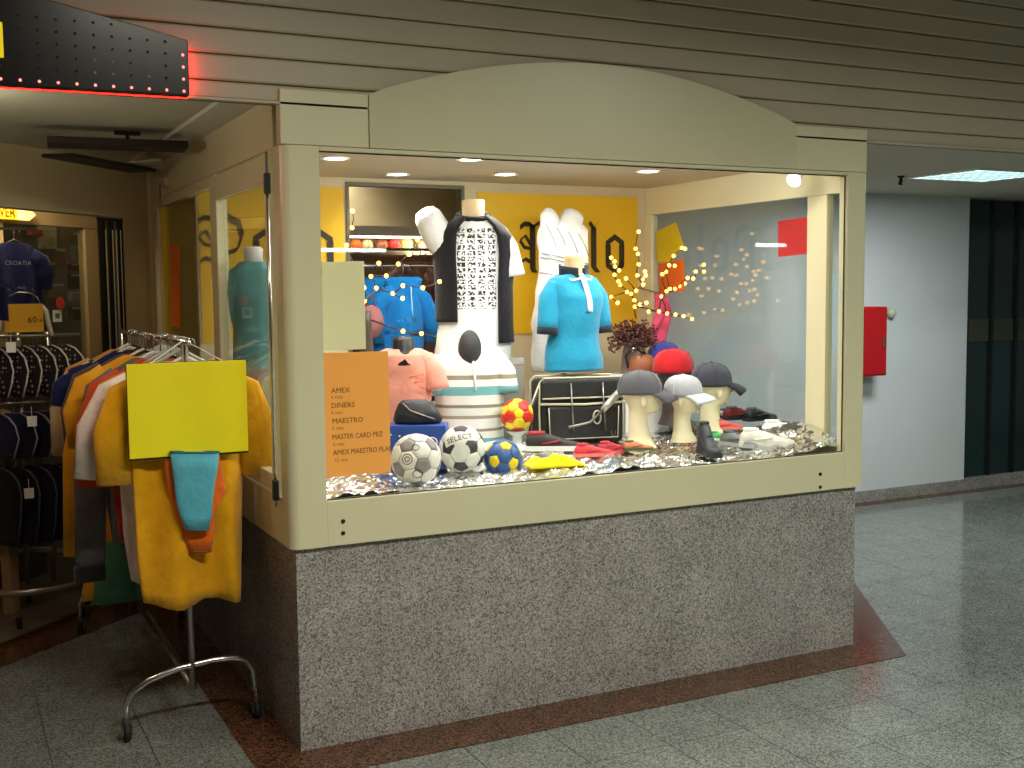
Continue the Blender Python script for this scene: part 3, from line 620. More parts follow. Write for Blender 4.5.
# yellow price card on a white hanger above the top tier
p = ony(24, 318, 2.05); o = thing('price_card', 'yellow price card reading 60 on a white hanger above the sportswear rack', 'sign', (p.x, 2.05, p.z))
MB().box(-.083, .083, 0, .004, -.065, .065).build('card', mat('card_yellow', (222, 168, 22), .6), o)
text_mb('60', .042).xf(T(.035, -.001, -.01) @ UPRIGHT).build('numeral', BLACK, o); text_mb('00', .018).xf(T(.072, -.001, -.014) @ UPRIGHT).build('small_numeral', BLACK, o)
for s in (-1, 1): MB().tube([(s*.075, .012, .06), (s*.095, .012, .03), (s*.105, .012, -.03), (s*.118, .012, -.085)], [.008, .012, .012, .011], 8).build('hanger_arm', mat('hanger_ivory', (200, 196, 178), .5), o, True)
MB().tube([(-.075, .012, .06), (-.06, .012, .1), (-.02, .012, .118), (.03, .012, .115), (.06, .012, .095), (.075, .012, .06)], .003, 6).build('hanger_wire', STEEL, o, True)
# navy jersey with white lettering, top left
d = ray(14, 243); t = (2.78-(CAMP.y-CAMP.x))/(d.y-d.x); p = CAMP+d*t
o = thing('hanging_jersey', 'navy jersey with white CROATIA lettering hanging behind the price card', 'shirt', p, .25)
garment_mb(.17, .5, .17, .21, .3, .07, .03, 5).build('fabric', cloth('jersey_navy', (16, 20, 66)), o, True)
text_mb('CROATIA', .038).xf(T(.0, -.062, -.13) @ UPRIGHT).build('lettering', mat('jersey_print', (150, 150, 170), .6), o)
hanger_mb().build('hanger', BLACK, o, True); hook_mb(.1).build('hook', CHROME, o, True)
o.scale = (.72, .72, .72); o.location.x += .0; MB().box(p.x-.6, p.x+.1, p.y-.006, p.y+.006, p.z+.06, p.z+.072).build('jersey_rail', DARK)
tag(bpy.data.objects['jersey_rail'], 'dark rail holding up the navy jersey', 'rail')
# ================================================================== DISPLAY: banners, papers, foil
def nib(path, wv, y0_, y1_, b):
    """broad-nib stroke: a path in x-z swept by the nib vector"""
    for (xa, za), (xb, zb2) in zip(path, path[1:]):
        b.plate([(xa-wv[0], za-wv[1]), (xb-wv[0], zb2-wv[1]), (xb+wv[0], zb2+wv[1]), (xa+wv[0], za+wv[1])], y0_, y1_)
    return b
def blackletter(parent):
    ink = mat('banner_ink', (44, 40, 22), .6); y0_, y1_ = -.0035, -.0005; v = (.014, .018); h = (.016, .0)
    b = MB(); nib([(.045, .252), (.062, .24), (.062, .02), (.075, .0)], h, y0_, y1_, b); nib([(-.01, .232), (.015, .25), (.045, .25), (.06, .235)], (.0, .013), y0_, y1_, b)
    nib([(-.012, .165), (.02, .19), (.05, .145)], (.004, .009), y0_, y1_, b); nib([(-.012, .165), (.015, .13), (.05, .125)], (.004, .008), y0_, y1_, b)
    nib([(-.005, .055), (.02, .07), (.05, .055)], (.002, .010), y0_, y1_, b); nib([(.06, .235), (.11, .262), (.17, .23), (.185, .17), (.165, .11), (.10, .085)], (.010, .014), y0_, y1_, b)
    b.build('letter', ink, parent)
    def o_(x):
        b = MB(); nib([(x, .05), (x, .15)], h, y0_, y1_, b); nib([(x+.085, .04), (x+.085, .15)], h, y0_, y1_, b)
        nib([(x-.014, .152), (x+.042, .19), (x+.099, .152)], (.0, .016), y0_, y1_, b); nib([(x-.014, .045), (x+.042, .01), (x+.099, .045)], (.0, .016), y0_, y1_, b); b.build('letter', ink, parent)
    o_(.25); o_(.52)
    b = MB(); nib([(.43, .24), (.43, .03), (.455, .0)], h, y0_, y1_, b); nib([(.405, .265), (.43, .235), (.456, .268)], (.006, .008), y0_, y1_, b); b.build('letter', ink, parent)
for xa, xb, lx, lab in ((1.45, 2.41, 1.70, 'yellow banner with black gothic letters behind the mannequins'), (.06, .745, .068, 'yellow banner with black gothic letters at the left end of the case')):
    o = thing('banner', lab, 'banner', (0, D-.0015, 0)); MB().box(xa, xb, -.004, 0, 1.33, 2.05).build('panel', YELLOW, o)
    e = bpy.data.objects.new('lettering', None); COL.objects.link(e); COL.objects.unlink(e); bpy.data.objects.remove(e)
    k = thing('tmp', '', '', (lx, -.0045, 1.645)); n0 = set(bpy.data.objects); blackletter(k)
    for c in list(k.children): c.parent = o; c.location = (lx, -.0045, 1.645)
    bpy.data.objects.remove(k)
yp = thing('yellow_partition', 'plain yellow partition panel behind the side window of the case', 'panel', (0, 0, 0)); MB().box(-.0, .5, 2.2, 2.23, .018, 2.1).build('panel', mat('partition_yellow', (214, 186, 40), .6), yp)
def sheet(name, lab, cat, pts, y, m, th=.0015, plane='y', xv=None):
    f_ = (lambda a: ony(a[0], a[1], y)) if plane == 'y' else (lambda a: onx(a[0], a[1], xv))
    P_ = [f_(a) for a in pts]; c = sum(P_, Vector())/len(P_)
    o = thing(name, lab, cat, c)
    if plane == 'y': b = MB().plate([(p.x-c.x, p.z-c.z) for p in P_], 0, th)
    else:
        b = MB().plate([(p.y-c.y, p.z-c.z) for p in P_], 0, th).xf(Matrix(((0, 1, 0, 0), (1, 0, 0, 0), (0, 0, 1, 0), (0, 0, 0, 1))))
    b.build('sheet', m, o); return o
sheet('paper_sheet', 'blank pale beige paper stuck inside the window at left', 'paper', [(322, 262), (364, 261), (366, 349), (323, 351)], .031, paper('beige_paper', (244, 244, 214)))
pl = sheet('price_list', 'orange paper list of card payments stuck inside the window', 'poster', [(322, 353), (388, 351), (391, 472), (325, 478)], .0305, paper('orange_paper', (255, 208, 122)))
INK = mat('list_ink', (112, 66, 22), .7); INK2 = mat('list_ink_light', (170, 112, 44), .7); pc = pl.location
for txt, px, py, sz, m_ in (('AMEX', 331, 391, .025, INK), ('6 rata', 331, 397.5, .017, INK2), ('DINERS', 331, 406, .025, INK), ('6 rata', 331, 413, .017, INK2), ('MAESTRO', 332, 421.5, .025, INK), ('6 rata', 332, 428.5, .017, INK2),
                            ('MASTER CARD PBZ', 332, 437.5, .025, INK), ('6 rata', 333, 444.5, .017, INK2), ('AMEX MAESTRO PLAN', 333, 453, .025, INK), ('12 rata', 334, 460.5, .017, INK2)):
    p = ony(px, py, .0305); b = text_mb(txt, sz, .0002, 'LEFT')
    if len(txt) > 14: b.v = [(v[0]*(.84 if len(txt) < 16 else .86), v[1], v[2]) for v in b.v]
    b.xf(T(p.x-pc.x, -.0006, p.z-pc.z) @ UPRIGHT).build('lettering', m_, pl)
sheet('paper_strip', 'narrow orange paper stuck on the side window of the case', 'paper', [(170, 244), (179, 246), (180, 327), (171, 326)], 0, mat('orange_strip', (226, 110, 20), .65), .0015, 'x', .014)
XR = W-.033
sheet('paper_square', 'yellow paper square stuck on the right-hand pane', 'paper', [(656, 232), (676, 222), (684, 246), (670, 262), (657, 262)], 0, mat('yellow_square', (214, 190, 30), .65), .0015, 'x', XR)
sheet('paper_square', 'orange paper square stuck on the right-hand pane under the yellow one', 'paper', [(658, 264), (684, 259), (684, 291), (659, 294)], 0, mat('orange_square', (216, 104, 28), .65), .0015, 'x', XR)
sheet('paper_square', 'red paper square stuck on the right-hand pane near the post', 'paper', [(778, 221), (807, 217), (807, 254), (778, 257)], 0, mat('red_square', (196, 40, 44), .5), .0015, 'x', XR)
# crumpled silver foil over the whole case floor
def foil_base(x, y):
    z = .835+.016*math.sin(x*5+1)+.02*y
    z += .095*math.exp(-((x-2.40)/.26)**2-((y-.34)/.26)**2)
    return z
def foil_fn(u, v):
    x = .056+(W-.046-.01-.056)*u; y = .05+1.2*v; n1 = mn.noise((x*9, y*9, 0)); n2 = mn.noise((x*24, y*24, 3)); n3 = mn.noise((x*60, y*60, 5))
    edge = .012*math.exp(-((y-.07)/.05)**2)
    return (x+.006*n3, y+.006*n2, foil_base(x, y)+.026*(1-abs(n1)*2)*.6+.010*(1-2*abs(n2))*.6+.004*n3+edge-.010)
fo = MB().grid(230, 110, foil_fn).build('foil_sheet', mat('silver_foil', (214, 216, 214), .24, 1, bump=.35, bs=30))
tag(fo, 'crumpled silver foil covering the floor of the display case', 'foil')
def FZ(x, y): return foil_base(x, y)+.012

# ================================================================== DISPLAY: mannequins
def ring(z, cx, cy, rx, ry, n=30, sd=0, wr=.004):
    out = []
    for t in range(n):
        a = t*2*PI/n; k = wr*mn.noise((math.cos(a)*2.2, math.sin(a)*2.2+sd, z*11))*2+wr*mn.noise((math.cos(a)*5, math.sin(a)*5+sd, z*5))
        out.append((cx+(rx+k)*math.cos(a), cy+(ry+k)*math.sin(a), z))
    return out
def interp(secs, k=4):
    out = []
    for a, b in zip(secs, secs[1:]):
        for q in range(k): u = q/k; u = u*u*(3-2*u)*.5+u*.5; out.append(tuple(a[i]*(1-u)+b[i]*u for i in range(5)))
    return out+[secs[-1]]
def torso(secs, sd=0, wr=.004): return MB().loft([ring(*s, sd=sd, wr=wr) for s in interp(secs)])
def limb(b, pts, rs, sd=0):
    P_ = [Vector(p) for p in pts]; q = []; r_ = []
    for i in range(len(P_)-1):
        for k in range(4): u = k/4; q.append(P_[i]*(1-u)+P_[i+1]*u+Vector((0, .003*mn.noise((i+k*.7, sd, 0)), 0))); r_.append((rs[i]*(1-u)+rs[i+1]*u)*(1+.05*mn.noise((i*3+k, sd, 2))))
    q.append(P_[-1]); r_.append(rs[-1]); return b.tube(q, r_, 16)
SKIN = mat('mannequin_cream', (232, 205, 160), .5); NECKB = mat('mannequin_black', (30, 30, 32), .4)
def stand(t, h):
    MB().tube([(0, 0, .01), (0, 0, h)], .012, 10).build('stand_pole', STEEL, t, True); MB().lathe([(.13, 0), (.13, .006), (.02, .014)], n=24).build('stand_base', STEEL, t, True)
Z0 = .79
def mann(px, py, y, lab, rz):
    p = ony(px, py, y); return thing('mannequin', lab, 'mannequin', (p.x, y, Z0), rz), p.z-Z0
# A: white printed tee under an open black vest, left sleeve raised
t, nz = mann(473, 201, 1.25, 'headless mannequin in a white printed tee and open black vest', -.36)
sz_ = nz-.105                                                # shoulder level
MB().lathe([(.058, -.12), (.052, -.05), (.055, 0), (.05, .004), (.001, .005)], (0, 0, nz), 24, 1, .95).build('neck', SKIN, t, True); stand(t, .42)
TEE = print_mat('tee_print', (236, 240, 242), (40, 42, 46), -.085, .105, sz_-.40, sz_-.02)
S_ = [(sz_-.66, -.01, 0, .185, .12), (sz_-.60, -.01, 0, .18, .12), (sz_-.45, 0, 0, .165, .108), (sz_-.3, 0, 0, .165, .11), (sz_-.15, 0, 0, .175, .115), (sz_-.06, 0, 0, .165, .10), (sz_-.015, 0, 0, .13, .085), (sz_+.02, 0, 0, .07, .062)]
torso(S_, 1, .005).build('tee', TEE, t, True)
b = MB(); limb(b, [(-.12, 0, sz_-.11), (-.17, 0, sz_-.05), (-.215, -.01, sz_+.035), (-.228, -.01, sz_+.062), (-.232, -.01, sz_+.07)], [.078, .074, .064, .045, .015], 1); limb(b, [(.11, 0, sz_-.05), (.155, -.01, sz_-.12), (.185, -.02, sz_-.25)], [.055, .056, .058], 2)
b.build('sleeves', cloth('tee_white', (238, 242, 244), .04), t, True)
torso([(sz_-.80, .0, 0, .175, .12), (sz_-.72, .0, 0, .18, .125), (sz_-.645, 0, 0, .178, .118)], 4, .004).build('white_shorts', cloth('short_white', (242, 246, 242), .03), t, True)
def vest_fn(side, lo):
    a0 = -PI/2+side*(.62 if side > 0 else .5); span = side*2.4
    def fn(u, v):
        z = (sz_+.03)*(1-v)+(sz_-lo)*v; zz = interp(S_, 4); s = min(zz, key=lambda q: abs(q[0]-z))
        k = 1-min(1, max(0, (z-(sz_-.06))/.09)); a = a0+side*.0*(1-k)+span*u
        return (s[1]+(s[3]+.016)*math.cos(a), s[2]+(s[4]+.016)*math.sin(a), z)
    return fn
vb = MB().grid(16, 26, vest_fn(-1, .46)).build('vest_panel', cloth('vest_black', (26, 26, 30)), t, True, solid=.008)
vb = MB().grid(16, 26, vest_fn(1, .56)).build('vest_panel', MATS['vest_black'], t, True, solid=.008)
MB().tube([(.055*math.cos(a)*1.3, .05*math.sin(a)*1.3, sz_+.035+.02*math.sin(a)) for a in [x*2*PI/20 for x in range(20)] if not -2.2 < a-0 < -1], .014, 8).build('vest_collar', MATS['vest_black'], t, True)
# B: white zipped top, neck flopped over, behind the polo
t, nz = mann(563, 212, 1.36, 'headless mannequin in a white striped top behind the blue polo', -.25)
WT = cloth('white_top', (240, 240, 238), .04)
S2 = [(nz-.80, -.06, 0, .10, .08), (nz-.6, -.05, 0, .115, .09), (nz-.42, -.03, 0, .118, .1), (nz-.28, 0, 0, .122, .1), (nz-.16, 0, 0, .13, .098), (nz-.09, 0, 0, .124, .088), (nz-.055, -.01, 0, .10, .07), (nz-.04, -.01, 0, .06, .045)]
torso(S2, 9, .008).build('top', WT, t, True); stand(t, .35)
b = MB(); limb(b, [(-.055, -.02, nz-.17), (-.07, -.03, nz-.08), (-.078, -.03, nz-.02), (-.074, -.03, nz+.005), (-.07, -.03, nz+.014)], [.06, .056, .046, .03, .008], 3)
limb(b, [(.0, 0, nz-.14), (.03, 0, nz-.07), (.055, 0, nz-.01), (.058, 0, nz-.004)], [.09, .068, .055, .046], 4)
for k in range(4): MB().tube([(-.11+.055*k+.05*u, -.088-.02*math.sin(u*3), nz-.07-.035*k*.4-.11*u) for u in [q/6 for q in range(7)]], .002, 5).build('stripe', mat('stripe_grey', (120, 120, 130), .7), t)
b.build('shoulders', WT, t, True)
for z in (-.205, -.225, -.30): MB().tube([(-.131*math.cos(a), -.107*math.sin(a), nz+z-.06*(1-math.cos(a))*.5) for a in [k*PI/14 for k in range(1, 14)]], .0022, 5).build('stripe', mat('stripe_grey', (120, 120, 130), .7), t)
# C: blue polo
t, nz = mann(573, 259, 1.0, 'headless mannequin in a turquoise polo shirt with a white placket', .08)
POLO = cloth('polo_blue', (40, 150, 190), .06); sz_ = nz-.085
MB().lathe([(.05, -.14), (.043, -.06), (.042, -.01), (.046, 0), (.04, .006), (.001, .007)], (.0, -.01, nz+.01), 24, 1.1, 1.1).build('neck', SKIN, t, True); stand(t, .36)
S3 = [(sz_-.435, 0, 0, .155, .105), (sz_-.38, 0, 0, .152, .105), (sz_-.27, 0, 0, .128, .09), (sz_-.17, 0, -.006, .135, .105), (sz_-.09, 0, -.008, .142, .11), (sz_-.035, 0, 0, .145, .085), (sz_-.005, 0, 0, .125, .07), (sz_+.02, 0, 0, .06, .055)]
torso(S3, 5, .004).build('polo', POLO, t, True)
b = MB(); c = MB()
for s in (-1, 1):
    P_ = [(s*.09, 0, sz_-.05), (s*.135, -.005, sz_-.10), (s*.155, -.015, sz_-.235)]; limb(b, P_, [.056, .052, .048], s+3)
    c.tube([(s*.1550, -.015, sz_-.232), (s*.158, -.016, sz_-.262)], [.050, .049], 16)
b.build('sleeves', POLO, t, True); c.build('cuffs', cloth('cuff_dark', (34, 40, 52)), t, True)
MB().grid(3, 10, lambda u, v: (-.012+.026*u+.012*v, -.062-.058*min(1, v*1.4)**.7, sz_+.015-.175*v)).build('placket', cloth('placket_white', (240, 244, 244), .02), t, True, solid=.006)
for s, m_ in ((-1, 'cuff_dark'), (1, 'cuff_dark')):
    MB().grid(8, 3, lambda u, v: (s*(.014+.062*math.sin(u*2.4)**1), -.065+.09*u, sz_+.012+.05*(1-v)-.012*v-.02*(1-u))).build('collar', MATS[m_], t, True, solid=.008)
    MB().tube([(s*.004, -.075, sz_-.005), (s*.05, -.07, sz_-.015), (s*.075, -.04, sz_+.0)], .006, 6).build('collar_edge', MATS['placket_white'], t, True)
t, nz = mann(253, 250, .80, 'headless mannequin in a teal top seen through the side door pane', -.2)
MB().lathe([(.04, -.06), (.036, -.02), (.04, .0), (.03, .012), (.001, .014)], (0, 0, nz), 20).build('neck', WHITE, t, True); stand(t, .2)
torso([(.18, 0, 0, .10, .08), (nz-.3, 0, 0, .085, .07), (nz-.17, 0, 0, .10, .085), (nz-.08, 0, 0, .095, .07), (nz-.045, 0, 0, .05, .045)], 12, .005).build('top', cloth('teal_top', (96, 150, 152)), t, True)
# pink tee on a small black bust
t, nz = mann(403, 338, .86, 'small black bust in a pale pink tee beside the orange list', -.3)
PINK = cloth('pink_tee', (236, 158, 140), .08)
MB().lathe([(.075, -.11), (.06, -.07), (.046, -.04), (.046, -.008), (.035, .004), (.001, .008)], (0, -.015, nz), 20).build('neck', NECKB, t, True)
torso([(.03, 0, 0, .11, .08), (nz-.22, 0, 0, .115, .085), (nz-.13, 0, 0, .13, .085), (nz-.07, 0, 0, .125, .075), (nz-.045, 0, 0, .07, .055)], 6, .008).build('tee', PINK, t, True)
b = MB(); limb(b, [(.085, 0, nz-.09), (.125, -.02, nz-.15), (.14, -.03, nz-.22)], [.045, .05, .052], 2); limb(b, [(-.085, 0, nz-.09), (-.125, -.02, nz-.15), (-.14, -.03, nz-.22)], [.045, .05, .052], 5); b.build('sleeves', PINK, t, True)
for k in range(3): MB().tube([(.02+.02*k, -.088, nz-.16-.02*k), (.08, -.08, nz-.15-.03*k)], .003, 5).build('print_line', mat('print_orange', (226, 120, 60), .7), t)
# striped polo on a dark bust
t, nz = mann(469, 335, .95, 'dark bust in a white, grey and turquoise striped polo shirt', -.38)
bands = []; zz = .02; seq = [((232, 236, 232), .05), ((120, 178, 182), .045), ((236, 238, 236), .03), ((150, 142, 130), .012), ((232, 236, 234), .045), ((160, 150, 140), .014), ((220, 226, 222), .035), ((140, 132, 122), .014), ((230, 234, 230), .04), ((112, 176, 184), .04), ((234, 238, 236), .03), ((150, 142, 120), .02), ((236, 238, 236), .08)]
for c_, h_ in seq: bands.append((zz, c_)); zz += h_
bands.append((zz, seq[-1][0])); STR = stripes('striped_polo', 2, bands)
MB().ball((.0, -.055, nz-.06), (.052, .05, .085), 18, 12).build('neck', mat('dark_neck', (52, 52, 54), .6), t, True)
torso([(.03, 0, 0, .155, .09), (.15, 0, 0, .15, .095), (nz-.22, 0, 0, .155, .1), (nz-.14, 0, 0, .165, .095), (nz-.09, 0, 0, .14, .08), (nz-.06, 0, 0, .075, .06)], 8, .006).build('polo', STR, t, True)
b = MB(); limb(b, [(.11, 0, nz-.11), (.155, -.01, nz-.17), (.165, -.03, nz-.26)], [.05, .052, .052], 2); limb(b, [(-.11, 0, nz-.11), (-.155, -.01, nz-.17), (-.165, -.03, nz-.26)], [.05, .052, .052], 5); b.build('sleeves', STR, t, True)
for s in (-1, 1): MB().grid(8, 3, lambda u, v: (s*(.008+.07*math.sin(u*2.2)), -.085+.1*u, nz-.14+.05*(1-v)+.06*u)).build('collar', MATS['placket_white'], t, True, solid=.007)
MB().tube([(.012, -.088, nz-.11), (.018, -.1, nz-.18), (.02, -.1, nz-.24)], .006, 6).build('placket', MATS['placket_white'], t, True)

# ================================================================== DISPLAY: balls
def ico():
    ph = (1+5**.5)/2; V = [Vector(v).normalized() for v in ((-1, ph, 0), (1, ph, 0), (-1, -ph, 0), (1, -ph, 0), (0, -1, ph), (0, 1, ph), (0, -1, -ph), (0, 1, -ph), (ph, 0, -1), (ph, 0, 1), (-ph, 0, -1), (-ph, 0, 1))]
    el = min((V[0]-v).length for v in V[1:]); F = [(i, j, k) for i in range(12) for j in range(i+1, 12) for k in range(j+1, 12) if abs((V[i]-V[j]).length-el) < .01 and abs((V[j]-V[k]).length-el) < .01 and abs((V[i]-V[k]).length-el) < .01]
    return V, F, el
IV, IF, IEL = ico()
def soccer_ball(c, r, lab, pent_m, hex_m, seam_m, rot, special=None, name='soccer_ball', group='balls on the foil'):
    t = thing(name, lab, 'ball', c, 0, group); t.rotation_euler = rot
    MB().ball((0, 0, 0), r*.975, 20, 12).build('seam_core', seam_m, t, True)
    pans = []
    for i, v in enumerate(IV):
        nb = [w_ for w_ in IV if abs((w_-v).length-IEL) < .01]; pts = [v*2/3+w_/3 for w_ in nb]; pans.append((0, i, v, pts))
    for k, (a, b_, c_) in enumerate(IF):
        A, B, C = IV[a], IV[b_], IV[c_]; pans.append((1, k, (A+B+C)/3, [A*2/3+B/3, A/3+B*2/3, B*2/3+C/3, B/3+C*2/3, C*2/3+A/3, C/3+A*2/3]))
    for kd, idx, ce_, pts in pans:
        n_ = ce_.normalized(); ax, ay = frame_of(n_); pts = sorted(pts, key=lambda p: math.atan2(p.dot(ay), p.dot(ax)))
        bd = []
        for q in range(len(pts)):
            a, b_ = pts[q], pts[(q+1) % len(pts)]
            for u in (0, .34, .67): bd.append(a*(1-u)+b_*u)
        m0 = sum(pts, Vector())/len(pts); vs = []; L_ = len(bd)
        for f_, rr in ((.97, .985), (.93, 1.0), (.5, 1.004)): vs += [(m0+(p-m0)*f_).normalized()*r*rr for p in bd]
        vs.append(n_*r*1.006); fs = []
        for lv in (0, 1): fs += [(lv*L_+q, lv*L_+(q+1) % L_, (lv+1)*L_+(q+1) % L_, (lv+1)*L_+q) for q in range(L_)]
        fs += [(2*L_+q, 2*L_+(q+1) % L_, 3*L_) for q in range(L_)]
        m_ = pent_m if kd == 0 else hex_m
        if special: m_ = special(kd, idx, n_) or m_
        MB().add(vs, fs).build('panel', m_, t, True)
    return t
def on_ball(b, r, dirv, up):
    d = dirv.normalized(); x = up.cross(d).normalized(); u = d.cross(x)
    b.v = [tuple((d*math.cos(v[1]/r)*math.cos(v[0]/r)+x*math.sin(v[0]/r)+u*math.sin(v[1]/r)).normalized()*(r+v[2])) for v in b.v]; return b
BW, BK = mat('ball_white', (226, 228, 218), .4), mat('ball_black', (58, 58, 62), .4); BG = mat('ball_grey', (140, 138, 140), .4); SEAM = mat('ball_seam', (96, 98, 92), .7)
def place_ball(px, py, r_px, y):
    p = ony(px, py, y); return p, r_px/ppm(p)
def tocam(p): return (CAMP-p).normalized()
p, r = place_ball(416, 459, 25.5, .26)
t = soccer_ball(p, r, 'white football with grey patches at the left behind the glass', BG, BW, SEAM, (.3, .2, .5))
inv = t.rotation_euler.to_matrix().inverted(); dv = inv @ tocam(p); up = inv @ Vector((0, 0, 1)); rt_ = up.cross(dv).normalized()
for ox, oz, rr in ((-.034, .0, .019), (-.034, .0, .009), (.006, -.062, .018), (.0, .052, .012)):
    d_ = (dv*r+rt_*ox+up*oz).normalized(); b = MB(); b.v = []; on_ball(MB().tube([(rr*math.cos(a), rr*math.sin(a), .0) for a in [q*2*PI/20 for q in range(20)]], .0016, 5, closed=True), r*1.006, d_, up).build('logo_ring', BK, t)
p, r = place_ball(462, 449, 23.5, .46)
tg = (tocam(p)*.80+Vector((-.12, 0, .5))).normalized(); hx = (IV[IF[0][0]]+IV[IF[0][1]]+IV[IF[0][2]]).normalized()
t = soccer_ball(p, r, 'white and black football lettered SELECT beside the left football', BK, BW, SEAM, hx.rotation_difference(tg).to_euler())
inv = t.rotation_euler.to_matrix().inverted(); dv = inv @ tocam(p); up = (inv @ Vector((-.25, 0, 1))).normalized(); rt_ = up.cross(dv).normalized()
on_ball(MB().grid(16, 3, lambda u, v: ((u-.5)*.13, (v-.5)*.036, 0)), r*1.012, inv @ tg, up).build('label_band', BW, t, True)
on_ball(text_mb('SELECT', .033, .0006), r*1.022, inv @ tg, up).build('lettering', BLACK, t)
on_ball(MB().lathe([(.034, 0), (.034, .002), (.001, .0022)], n=22), r*1.006, (dv+up*-.12+rt_*-.05), up).build('round_patch', mat('ball_patch', (214, 218, 206), .4), t)
on_ball(MB().plate([(-.016, -.07), (.016, -.07), (.022, 0), (.016, .06), (-.016, .06), (-.008, 0)], 0, .0015).xf(Matrix.Rotation(-PI/2, 4, 'X')), r*1.006, (dv*.8+rt_*.6), up).build('dark_band', BG, t)
p, r = place_ball(503, 459, 19.5, .42); BBL, BYE = mat('ball_blue', (44, 88, 150), .4), mat('ball_yellow', (232, 206, 30), .4)
soccer_ball(p, r, 'blue football with yellow patches in front of the striped polo', BYE, BBL, mat('seam_navy', (30, 50, 90), .6), (.55, .5, .9))
p, r = place_ball(517, 415, 16.5, .78); BRD = mat('ball_red', (206, 44, 30), .4)
soccer_ball(p, r, 'red football with yellow patches beside the black bag', BYE, BRD, mat('seam_red', (120, 40, 24), .6), (.4, .9, .3), lambda k, i, n: BYE if (k == 1 and i % 3 == 0) else None)
rb = thing('ball_riser', 'small clear stand under the red football', 'stand', (p.x, p.y, FZ(p.x, p.y)-.02)); MB().lathe([(.06, 0), (.055, .012), (.02, .03), (.02, max(.04, p.z-r-FZ(p.x, p.y)+.0)), (.05, max(.05, p.z-r-FZ(p.x, p.y)+.022))], n=20).build('post', mat('clear_stand', (200, 204, 200), .2), rb, True)
# ================================================================== DISPLAY: caps on heads
HEADW = mat('head_foam', (232, 224, 186), .6)
def cap(parent, z, m, vis_m, back=False, rx=.098, ry=.082, h=.105):
    c = MB().loft([[(rx*f*math.cos(t*2*PI/28)-.006, ry*f*math.sin(t*2*PI/28), z+h*zz_) for t in range(28)] for f, zz_ in ((1.0, 0), (1.02, .12), (1.0, .35), (.92, .6), (.74, .82), (.45, .95), (.12, 1.0))]).build('crown', m, parent, True)
    MB().lathe([(.008, 0), (.008, .004), (.003, .007)], (-.006, 0, z+h-.001), 10).build('button', vis_m, c, True)
    for k in range(3):
        a = k*PI/3+.3; MB().tube([((rx*f*math.cos(a)-.006)*1.006, ry*f*math.sin(a)*1.006, z+h*zz_+.001) for f, zz_ in ((1.0, 0), (1.02, .12), (1.0, .35), (.92, .6), (.74, .82), (.45, .95), (.05, 1.0))]+[((-rx*f*math.cos(a)-.006)*1.006, -ry*f*math.sin(a)*1.006, z+h*zz_+.001) for f, zz_ in ((.45, .95), (.74, .82), (.92, .6), (1.0, .35), (1.02, .12), (1.0, 0))], .0014, 5).build('seam', vis_m, c)
    def vf(u, v):
        a = (u-.5)*2.3; r0 = (rx-.006)*math.cos(a)-.004, ry*.99*math.sin(a); ext = .082*math.cos(a*.68)**.6
        return (r0[0]+ext*v, r0[1]*(1+.03*v), z+.006-.028*v*v-.020*(abs(a)/1.15)**2*(.4+v)+.004)
    MB().grid(18, 6, vf).build('visor', vis_m, parent, True, solid=.005)
def head(px_base, py_base, y, top_py, px_top, lab, rz, cm, vm, head_m=HEADW, name='cap_display_head', zf=None):
    p = ony(px_base, py_base, y); hgt = ony(px_top, top_py, y).z-p.z; k = hgt/.335
    t = thing(name, lab, 'display head', (p.x, y, p.z), rz); t.scale = (k, k, k)
    secs = [(0, 0, 0, .070, .078), (.012, 0, 0, .064, .072), (.05, -.008, 0, .048, .050), (.11, -.012, 0, .042, .042), (.145, -.008, 0, .046, .043), (.16, .010, 0, .062, .048), (.185, .014, 0, .072, .056), (.215, .006, 0, .082, .068), (.25, 0, 0, .088, .073), (.29, -.004, 0, .078, .066), (.315, -.006, 0, .05, .042), (.322, -.006, 0, .015, .015)]
    b = MB().loft([ring(*s, n=24, wr=0) for s in interp(secs, 3)])
    b.tube([(.082, 0, .228), (.102, 0, .203), (.088, 0, .197)], [.007, .012, .009], 10)            # nose
    b.ball((.083, 0, .183), (.010, .018, .004), 10, 6).ball((.080, 0, .176), (.010, .016, .004), 10, 6).ball((.068, 0, .160), (.014, .02, .011), 10, 6)
    for s in (-1, 1): b.ball((.0, s*.066, .21), (.016, .008, .028), 10, 8)
    b.build('head', head_m, t, True); cap(t, .236, cm, vm); return t
def CAPM(n, c): return cloth('cap_'+n, c, .06)
head(641, 447, .56, 371, 648, 'foam head in a charcoal cap, the nearest to the black bag', .15-.55, CAPM('charcoal', (92, 92, 98)), CAPM('charcoal_v', (84, 84, 90)))
head(684, 441, .50, 376, 683, 'foam head in a pale grey cap with a white visor between two dark caps', -.95, CAPM('pale', (168, 172, 178)), CAPM('pale_v', (206, 212, 220)))
head(712, 437, .66, 364, 713, 'foam head in a dark grey cap behind the dark boot, the tallest of the heads', -.1, CAPM('dark', (60, 62, 72)), CAPM('dark_v', (40, 42, 50)))
head(674, 424, 1.0, 350, 677, 'dark display head in a red cap behind the other heads', .1, CAPM('red', (190, 28, 36)), CAPM('red_v', (176, 24, 34)), mat('head_dark', (60, 48, 44), .6))
head(664, 414, 1.2, 343, 667, 'dark display head in a blue cap with white dots, the rearmost cap', .9, CAPM('blue', (52, 56, 140)), CAPM('blue_v', (44, 48, 120)), MATS['head_dark'])

